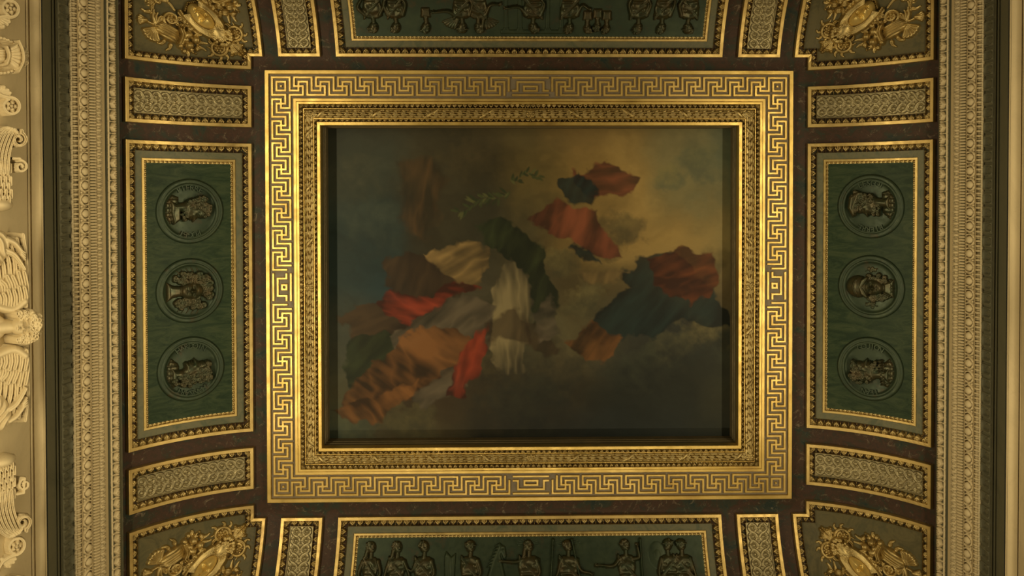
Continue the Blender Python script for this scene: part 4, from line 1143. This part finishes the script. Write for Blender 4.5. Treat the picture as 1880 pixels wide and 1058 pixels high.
def cornucopia():
    hf = HF(-128, 12, -34, 80, .72)
    # tail curl and ribbon
    hf.stroke([(-84, 26), (-86, 12), (-92, -2), (-90, -16)], 6, 3, .030, 0, .3)
    hf.stroke([(-92, -20), (-78, -26), (-62, -22), (-52, -8)], 4, 2.5, .022, 0, .3)
    hf.curls(-94, -22, 8, 8, 12, 3.6, .02, .012, 5)
    # bud
    hf.stroke([(-90, 26), (-102, 22)], 2.5, 3, .03)
    for j in range(5):
        a = PI + (j - 2) * .36
        hf.stroke([(-104, 20), (-104 + 14 * math.cos(a), 20 - 12 * math.sin(a) * 1.0)], 4.6, 3.0, .042 - abs(j - 2) * .004)
    # acanthus cup
    for j in range(4):
        hf.stroke([(-84, 34 - j), (-92 + j * 5, 14), (-91 + j * 7, -2 + j * 5)], 4.2, 2.0, .055 - j * .004, 0, .3)
    # leaf fan
    for j in range(6):
        a = PI * .42 + j * .30
        hf.stroke([(-88, 32), (-88 + 12 * math.cos(a), 32 + 14 * math.sin(a)), (-88 + 20 * math.cos(a), 32 + 26 * math.sin(a) * .9)], 2.6, 5.0, .030, 0, .3, h1=.045)
    # ribbed horn
    body = [(-90, 26), (-78, 19), (-62, 22), (-46, 31), (-44, 44), (-50, 58), (-66, 55), (-80, 45), (-89, 36)]
    q = (hf.u * -.42 + hf.v * .91)
    hf.poly(body, 15, .085, .010, .010 * np.sin(q * 2 * PI / 4.6))
    hf.stroke([(-45, 29), (-41, 42), (-47, 59)], 3.0, 3.0, .10)
    hf.stroke([(-39, 30), (-35, 42), (-41, 58)], 4.5, 4.5, .075)
    # curling ring with rosette beside the horn
    hf.stroke(spiral(-60, 12, 14.5, 1.25, 2.2, 1), 3.4, 2.2, .060, 0, .3)
    hf.petals(-60, 12, 9.5, 5, .045, .01)
    # fruit
    for x, y, r, hh in ((-29, 39, 9, .085), (-27, 59, 8.5, .085), (-15, 47, 8.5, .075), (-24, 27, 6, .065), (-43, 61, 6.5, .06), (-12, 63, 5.5, .05), (-36, 71, 5, .05), (-33, 50, 5.5, .09)):
        hf.dome(x, y, r, r, hh)
        if r > 8:
            for j in range(4): hf.line([(x - r * .7 + j * r * .45, y - r * .8), (x - r * .6 + j * r * .42, y + r * .8)], .8, -.008)
        else: hf.add(x, y, 1.3, 1.3, -.012)
    rn = random.Random(8)
    for j in range(18): hf.dome(-42 + rn.uniform(-4, 14), 24 + rn.uniform(-5, 6), 2.5, 2.5, .055 + rn.uniform(-.01, .015))
    for j in range(12): hf.dome(-20 + rn.uniform(-7, 7), 70 + rn.uniform(-4, 4), 2.3, 2.3, .04 + rn.uniform(-.01, .01))
    for x, y, a, ln in ((-60, 62, 1.9, 13), (-72, 56, 2.3, 12), (-38, 22, -.9, 12), (-48, 20, -1.7, 11), (-72, 30, -2.4, 10), (-30, 72, 1.2, 9), (-98, 2, 3.0, 14), (-80, -20, -1.2, 12), (-66, -26, -1.9, 10)):
        hf.stroke([(x, y), (x + .5 * ln * math.cos(a), y + .5 * ln * math.sin(a)), (x + ln * math.cos(a + .35), y + ln * math.sin(a + .35))], 4.6, 1.6, .034, 0, .4)
    hf.petals(-96, -18, 9, 5, .045, .008)
    for j, (x, y, a) in enumerate(((-5, 51, .1), (-6, 60, .6), (-10, 38, -.5))):
        hf.stroke([(x - 5, y), (x + 5 * math.cos(a), y + 5 * math.sin(a)), (x + 11 * math.cos(a), y + 11 * math.sin(a))], 4.5, 1.2, .040, 0, .35)
    return hf
def scroll_orn():
    hf = HF(-2, 76, 36, 84, .6)
    hf.stroke([(44, 40), (44, 50), (41, 62)], 3, 3.4, .045, 0, .3)
    hf.stroke(np.concatenate([[(43, 50)], spiral(26, 59, 15.5, 1.15, .15, 1, rend=.62)]), 3.4, 2.0, .048, 0, .3)
    hf.stroke([(5, 58), (10, 60), (13, 66), (20, 73)], 1.2, 2.8, .030)
    hf.petals(26, 59, 9.6, 6, .036, .008)
    for x, y, a, ln in ((40, 72, .9, 9), (30, 76, 1.6, 8), (44, 62, .3, 9), (12, 50, -2.4, 8), (38, 46, -2.2, 8), (54, 52, -.2, 12), (14, 72, 2.2, 8)):
        hf.stroke([(x, y), (x + .5 * ln * math.cos(a), y + .5 * ln * math.sin(a)), (x + ln * math.cos(a + .5), y + ln * math.sin(a + .5))], 3.4, 1.4, .030, 0, .4)
    for (x0, y0), (x1, y1), (x2, y2) in (((46, 46), (52, 56), (57, 68)), ((47, 48), (50, 60), (50, 71)), ((47, 45), (58, 54), (66, 62)), ((52, 60), (58, 64), (66, 70))):
        hf.stroke([(x0, y0), (x1, y1), (x2, y2)], 2.8, 3.6, .036, 0, .35)
        hf.dome(x2, y2, 3.6, 3.4, .046)
    return hf
MASK, FACE, CORN, SCRL = corner_mask(), corner_face(), cornucopia(), scroll_orn()
corners = {('upper', 'left'): (373, 33, 1, 1), ('upper', 'right'): (1578, 28, -1, 1), ('lower', 'left'): (380, 1038, 1, -1), ('lower', 'right'): (1576, 1040, -1, -1)}
for (vert, side), (px, py, sx, sy) in corners.items():
    where = '%s %s' % (vert, side)
    poly = corner_poly(-sx, -sy)
    t = thing('corner_panel', 'notched olive corner panel with gilt edge, %s corner of the vault' % where, 'panel', 'corner panels of the vault')
    band_obj('gilt_frame', poly, 0, .036, .060, .06, GOLD_OLD2, t, .003)
    ring_obj('leaf_moulding', poly, .036, .098, 17, BIGLEAF, GOLD_OLD, t, res=.0046, pitch=.0845)
    corner_ground(poly, .096, .018, GROUND, t)
    a, b = unchart(px, py)
    def mp(swap):
        if swap: return lambda u, v, h: chart(a + sx * v * S_, b + sy * u * S_, .017 + h)
        return lambda u, v, h: chart(a + sx * u * S_, b + sy * v * S_, .017 + h)
    fl = (sx * sy < 0)
    m = thing('gilded_mask', 'gilded female mask with beaded hair in the %s corner panel' % where, 'mask', 'gilded masks of the corner panels')
    big = lambda u, v, h: mp(False)(u * 1.14, v * 1.14, h * 1.1)
    fo = hf_obj('face', FACE, big, GOLD_FACE, m, flip=fl)
    hf_obj('headdress', MASK, big, GOLD_OLD, m, flip=fl)
    for swap in (False, True):
        near = ('beside the %s cornice' % side) if not swap else ('beside the %s photo edge' % ('top' if vert == 'upper' else 'bottom'))
        c = thing('cornucopia', 'gilded ribbed cornucopia spilling fruit in the %s corner panel, %s' % (where, near), 'cornucopia', 'gilded cornucopias')
        hf_obj('horn', CORN, mp(swap), GOLD_OLD, c, flip=fl ^ swap)
        w = ('on the %s side' % side) if not swap else ('on the %s side' % ('top' if vert == 'upper' else 'bottom'))
        s = thing('scroll_ornament', 'gilded leafy scroll at the notch of the %s corner, %s' % (where, w), 'ornament', 'gilded scrolls')
        hf_obj('scroll', SCRL, mp(swap), GOLD_OLD, s, flip=fl ^ swap)

# ------------------------------------------------------------------ high reliefs on the frieze of the side walls
TL_ = math.radians(50)
def wall_map(side, x_off=0.0):
    """photo pixels (x from the wall's lower frame edge, y) to a leaning relief plane on the wall"""
    if side == 'left':
        X0 = XWL; sg = 1
    else:
        X0 = XWR; sg = -1
    z0 = EYE + (abs(ray_at(0, 520, 1)[0]) ** -1) * abs(XWL)
    y_of = lambda py: ray_at(0, 0, 1)[1]
    def f(u, v, h):
        L = (u + x_off) / 250.; 
        yy = (v - CY) / FPX * 7.02 - .02 * 7.02 * 0 + YOFF
        X = X0 + sg * (L * math.sin(TL_) + h * math.cos(TL_) + .0); Z = z0 + L * math.cos(TL_) - h * math.sin(TL_)
        w_ = h < -1e-4
        X = X0 + sg * np.maximum(sg * (X - X0), .004); X = np.where(w_, X0 - sg * .012, X); Z = np.where(w_, z0 + L * math.cos(TL_), Z)
        return np.stack([X, yy + 0 * X, Z], -1)
    return f
YOFF = ray_at(0, 520, 6.95)[1] - (520 - CY) / FPX * 7.02
def feathers(hf, x0, y0, x1, y1, n, ln, w, h, ang, seed=0):
    """overlapping rows of feathers from (x0,y0) to (x1,y1)"""
    for j in range(n):
        t = j / max(1, n - 1); x = x0 + (x1 - x0) * t; y = y0 + (y1 - y0) * t
        hf.stroke([(x, y), (x + ln * math.cos(ang), y + ln * math.sin(ang))], w, w * .7, h * (1 - .12 * (j % 2)), 0, .3)
def wing_with_volute(m):
    """m=1: volute towards the top of the photo"""
    hf = HF(-30, 54, -160 if m > 0 else -10, 10 if m > 0 else 160, 1.0)
    Y = lambda y: -y * m
    for j in range(7):
        hf.stroke([(-22 + j * 6.0, Y(60)), (-20 + j * 6.2, Y(95)), (-10 + j * 6.2, Y(122 + j * .6)), (8 + j * 4, Y(138 - j * 1.0)), (28 + j * 1.5, Y(136 - j * 2.2))], 3.8, 2.4, .10 - .004 * j, .0, .35)
    hf.stroke([(38, Y(134))] + [tuple((p[0], Y(p[1]))) for p in spiral(33, 118, 13, 1.35, 1.2, -1, rend=.25)], 4.2, 2.4, .12, 0, .3)
    for r in range(6):
        for j in range(5):
            x = -22 + j * 9 + (r % 2) * 4; y = 8 + r * 11
            hf.stroke([(x, Y(y)), (x + 1, Y(y + 12))], 5.5, 3.8, .15 - .012 * r - .01 * j, 0, .28)
    hf.dome(-2, Y(6), 26, 12, .14)
    return hf
def small_curl(m):
    hf = HF(22, 56, -20, 20, 1.0)
    hf.stroke([(24, -14 * m), (36, -14 * m)] + [tuple(p) for p in spiral(38, 0, 11, 1.3, -PI / 2, m, rend=.25)], 3.0, 2.2, .05, 0, .3)
    return hf
def rosette_scroll(m):
    hf = HF(-20, 48, -40, 40, 1.0)
    hf.stroke([(-12, 34 * m), (-2, 20 * m), (8, 16 * m)] + [tuple(p) for p in spiral(22, 0, 15, 1.0, PI * .6 * m, -m, rend=.8)], 4.5, 2.8, .06, 0, .3)
    hf.petals(22, 0, 11, 5, .07, .01)
    for j in range(4):
        a = m * (.5 + j * .35)
        hf.stroke([(-6, 16 * m), (6 + 16 * math.cos(a), 14 * m + 18 * math.sin(a))], 3.2, 4.2, .045, 0, .3)
    hf.dome(10, 32 * m, 5, 5, .06)
    return hf
def vase():
    hf = HF(-20, 52, -34, 34, 1.0)
    hf.poly([(-20, -16), (6, -14), (14, -10), (14, 10), (6, 14), (-20, 16)], 9, .09, 0, .008 * np.sin(hf.v * 2 * PI / 4.4))
    hf.stroke([(14, -14), (18, 0), (14, 14)], 4, 4, .11)
    hf.poly([(16, -16), (34, -26), (40, -12), (42, 0), (40, 12), (34, 26), (16, 16)], 8, .10, 0, .008 * np.sin(np.arctan2(hf.v, hf.u - 6) * 26))
    hf.stroke([(34, -26), (41, -10), (42, 8), (34, 26)], 3.5, 3.5, .12)
    hf.curls(45, 0, 5, 16, 22, 4, .03, .05, 4)
    for e in (-1, 1):
        for j in range(9): hf.dome(-18 + j * 6, e * (22 + 8 * math.sin(j / 8 * PI)), 4.2, 3.6, .05)
    return hf
def palmette():
    hf = HF(-20, 46, -30, 30, 1.0)
    for j in range(-4, 5):
        a = j * .34
        hf.stroke([(-16, 0), (-16 + 24 * math.cos(a), 22 * math.sin(a)), (-16 + (44 - abs(j) * 4) * math.cos(a * .9), 34 * math.sin(a * .9))], 2.6, 5, .05, 0, .3, h1=.07)
    hf.dome(-14, 0, 10, 10, .08)
    return hf
def cherub():
    hf = HF(-30, 82, -62, 62, .85)
    # neck and chest, then face looking down into the room, crown to the right
    hf.poly([(-30, -30), (-8, -26), (8, -12), (12, 0), (8, 12), (-8, 26), (-30, 30)], 14, .10)
    hf.stroke([(-4, 0), (16, 0)], 13, 12, .14)
    hf.curls(47, 0, 19, 26, 90, 6, .03, .13, 21, 0)
    face_front(hf, 33, 0, 15.5, -PI / 2, .06, .15)
    hf.curls(54, 0, 9, 20, 34, 5.5, .035, .17, 23, 0)
    for e in (-1, 1): hf.curls(36, e * 21, 14, 6, 18, 5.0, .03, .14, 31 + e)
    return hf
def wing(m):
    """a spread wing, root near the head, tip away; m=1 away = down the photo"""
    hf = HF(-32, 56, -6 if m > 0 else -140, 140 if m > 0 else 6, 1.0)
    Y = lambda y: y * m
    for j in range(9):
        x = 44 - j * 9
        hf.stroke([(x - 1, Y(40)), (x + 1 - j * .9, Y(84 - j)), (x - 4 - j * 2.0, Y(132 - j * 7))], 5.6, 3.6, .060 + .003 * (j % 2), 0, .35)
    for j in range(6):
        x = 42 - j * 9
        hf.stroke([(x + 2, Y(24)), (x + 2, Y(44)), (x - 2 - j, Y(66 - j * 3 + 4 * (j % 2)))], 6.2, 5.0, .088, 0, .3)
    for j in range(6):
        x = 38 - j * 9
        hf.stroke([(x + 3, Y(8 + j * 1)), (x + 4, Y(24)), (x + 1, Y(40 - j * 2 + 3 * (j % 2)))], 6.4, 5.0, .112, 0, .25)
    hf.stroke([(40, Y(16)), (22, Y(4)), (0, Y(8)), (-20, Y(18))], 9, 8, .12)
    return hf
def draped_leg(m):
    hf = HF(-30, 46, -50, 50, 1.0)
    Y = lambda y: y * m
    x_, y_ = hf.u, hf.v
    hf.poly([(-30, Y(-38)), (0, Y(-34)), (14, Y(-14)), (18, Y(8)), (8, Y(26)), (-30, Y(36))], 16, .11, 0, .014 * np.sin((x_ * .35 + Y(y_) * .22 + np.sin(y_ * .12) * 1.4) * 1.5))
    hf.stroke([(6, Y(-6)), (22, Y(-14)), (34, Y(-30)), (40, Y(-40))], 7, 4, .11, 0, .2)
    hf.stroke([(12, Y(12)), (24, Y(6)), (34, Y(-6))], 6.5, 5, .10)
    for j in range(4): hf.stroke([(34, Y(-6 - j * 3)), (42, Y(-12 - j * 4))], 2.6, 2, .10)
    return hf
def frieze(side, x_off, dy, names):
    mpf = wall_map(side, x_off); fl = (side == 'right')
    items = [
        ('relief_cherub', 'cherub', cherub(), 588, 'carved stone %s with curly hair leaning out of the %s frieze'),
        ('relief_wing', 'wing', wing(1), 624, 'spread stone %s just below the curly head on the %s frieze'),
        ('relief_wing', 'wing', wing(-1), 562, 'spread stone %s just above the curly head on the %s frieze'),
        ('relief_drapery', 'drapery', draped_leg(1), 738, 'carved stone %s fold under the lower wing tip on the %s frieze'),
        ('relief_drapery', 'drapery', draped_leg(-1), 450, 'carved stone %s fold over the upper wing tip on the %s frieze'),
        ('winged_volute', 'ornament', wing_with_volute(1), 384, 'feathered stone wing %s ending in an upper volute on the %s frieze'),
        ('winged_volute', 'ornament', wing_with_volute(-1), 812, 'feathered stone wing %s ending in a lower volute on the %s frieze'),
        ('stone_curl', 'ornament', small_curl(1), 312, 'small curled stone %s behind the upper feathered wing on the %s frieze'),
        ('stone_curl', 'ornament', small_curl(-1), 868, 'small curled stone %s behind the lower feathered wing on the %s frieze'),
        ('rosette_scroll', 'ornament', rosette_scroll(-1), 208, 'round stone rosette scroll %s below the vase on the %s frieze'),
        ('rosette_scroll', 'ornament', rosette_scroll(1), 40, 'round stone rosette scroll %s above the vase on the %s frieze'),
        ('rosette_scroll', 'ornament', rosette_scroll(1), 972, 'round stone rosette scroll %s under the lower volute on the %s frieze'),
        ('stone_vase', 'vase', vase(), 122, 'fluted stone %s with garlands near the top of the %s frieze'),
        ('stone_vase', 'vase', vase(), 1056, 'fluted stone %s cut by the bottom edge of the %s frieze'),
        ('stone_palmette', 'ornament', palmette(), -22, 'stone palmette %s at the very top of the %s frieze')]
    word = {'cherub': 'cherub head', 'wing': 'wing', 'drapery': 'drapery', 'ornament': 'ornament', 'vase': 'vase'}
    for nm, cat, hf, yc, lab in items:
        if side == 'right' and (yc < -50): continue
        V, Fc = hf.parts(lambda u, v, h: mpf(u, v + yc + dy, np.where(h > 1e-5, h, -.25)), flip=fl)
        o = link(nm, mesh(nm, V, Fc), STONE)
        tag(o, lab % (word[cat], side), cat, 'stone reliefs of the %s frieze' % side)
frieze('left', 0, 0, None)
frieze('right', -38, -5, None)

# ------------------------------------------------------------------ light: lamps along the walls throwing their light up at the vault, and two added cross lights
def area(name, loc, target, sx, sy, power, col, spread=PI):
    l = bpy.data.lights.new(name, 'AREA'); l.shape = 'RECTANGLE'; l.size = sx; l.size_y = sy; l.energy = power; l.color = col; l.spread = spread
    o = bpy.data.objects.new(name, l); COL.objects.link(o)
    d = np.array(target) - np.array(loc); d = d / np.linalg.norm(d)
    z = -d; x = np.cross([0, 1, 0], z); x /= np.linalg.norm(x); y = np.cross(z, x)
    m = Matrix.Identity(4)
    for i in range(3): m[i][0] = x[i]; m[i][1] = y[i]; m[i][2] = z[i]; m[i][3] = loc[i]
    o.matrix_world = m
    return o
WARM = (1.0, .81, .475)
yc_ = (YWT + YWB) / 2
ZL = EYE + 4.2
area('uplight_left', (XWL + .45, yc_, ZL), (XWL + 1.6, yc_, EYE + CH), .12, 5.6, 68, WARM, 2.3)
area('uplight_right', (XWR - .45, yc_, ZL), (XWR - 1.6, yc_, EYE + CH), .12, 5.6, 50, WARM, 2.3)
area('uplight_front', (0.1, YWB - .45, ZL), (0.1, YWB - 1.6, EYE + CH), 5.6, .12, 26, WARM, 2.3)
area('uplight_back', (0.1, YWT + .45, ZL), (0.1, YWT + 1.6, EYE + CH), 5.6, .12, 5, WARM, 2.3)
area('added_cross_light_left', (XWL + .5, yc_, ZL), (XWR, yc_, EYE + 7.2), .12, 5.6, 27, WARM, 1.1)  # added, unseen: brightens the cornice on the right
area('added_cross_light_right', (XWR - .5, yc_, ZL), (XWL, yc_, EYE + 7.2), .12, 5.6, 34, WARM, 1.1)  # added, unseen: brightens the cornice on the left
w = bpy.data.worlds.new('world'); sc.world = w; w.use_nodes = True
w.node_tree.nodes['Background'].inputs[0].default_value = (.3, .3, .2, 1); w.node_tree.nodes['Background'].inputs[1].default_value = .02
vs = sc.view_settings
vs.view_transform = 'Standard'; vs.look = 'None'; vs.exposure = 0.0; vs.gamma = 1.0; vs.use_curve_mapping = False
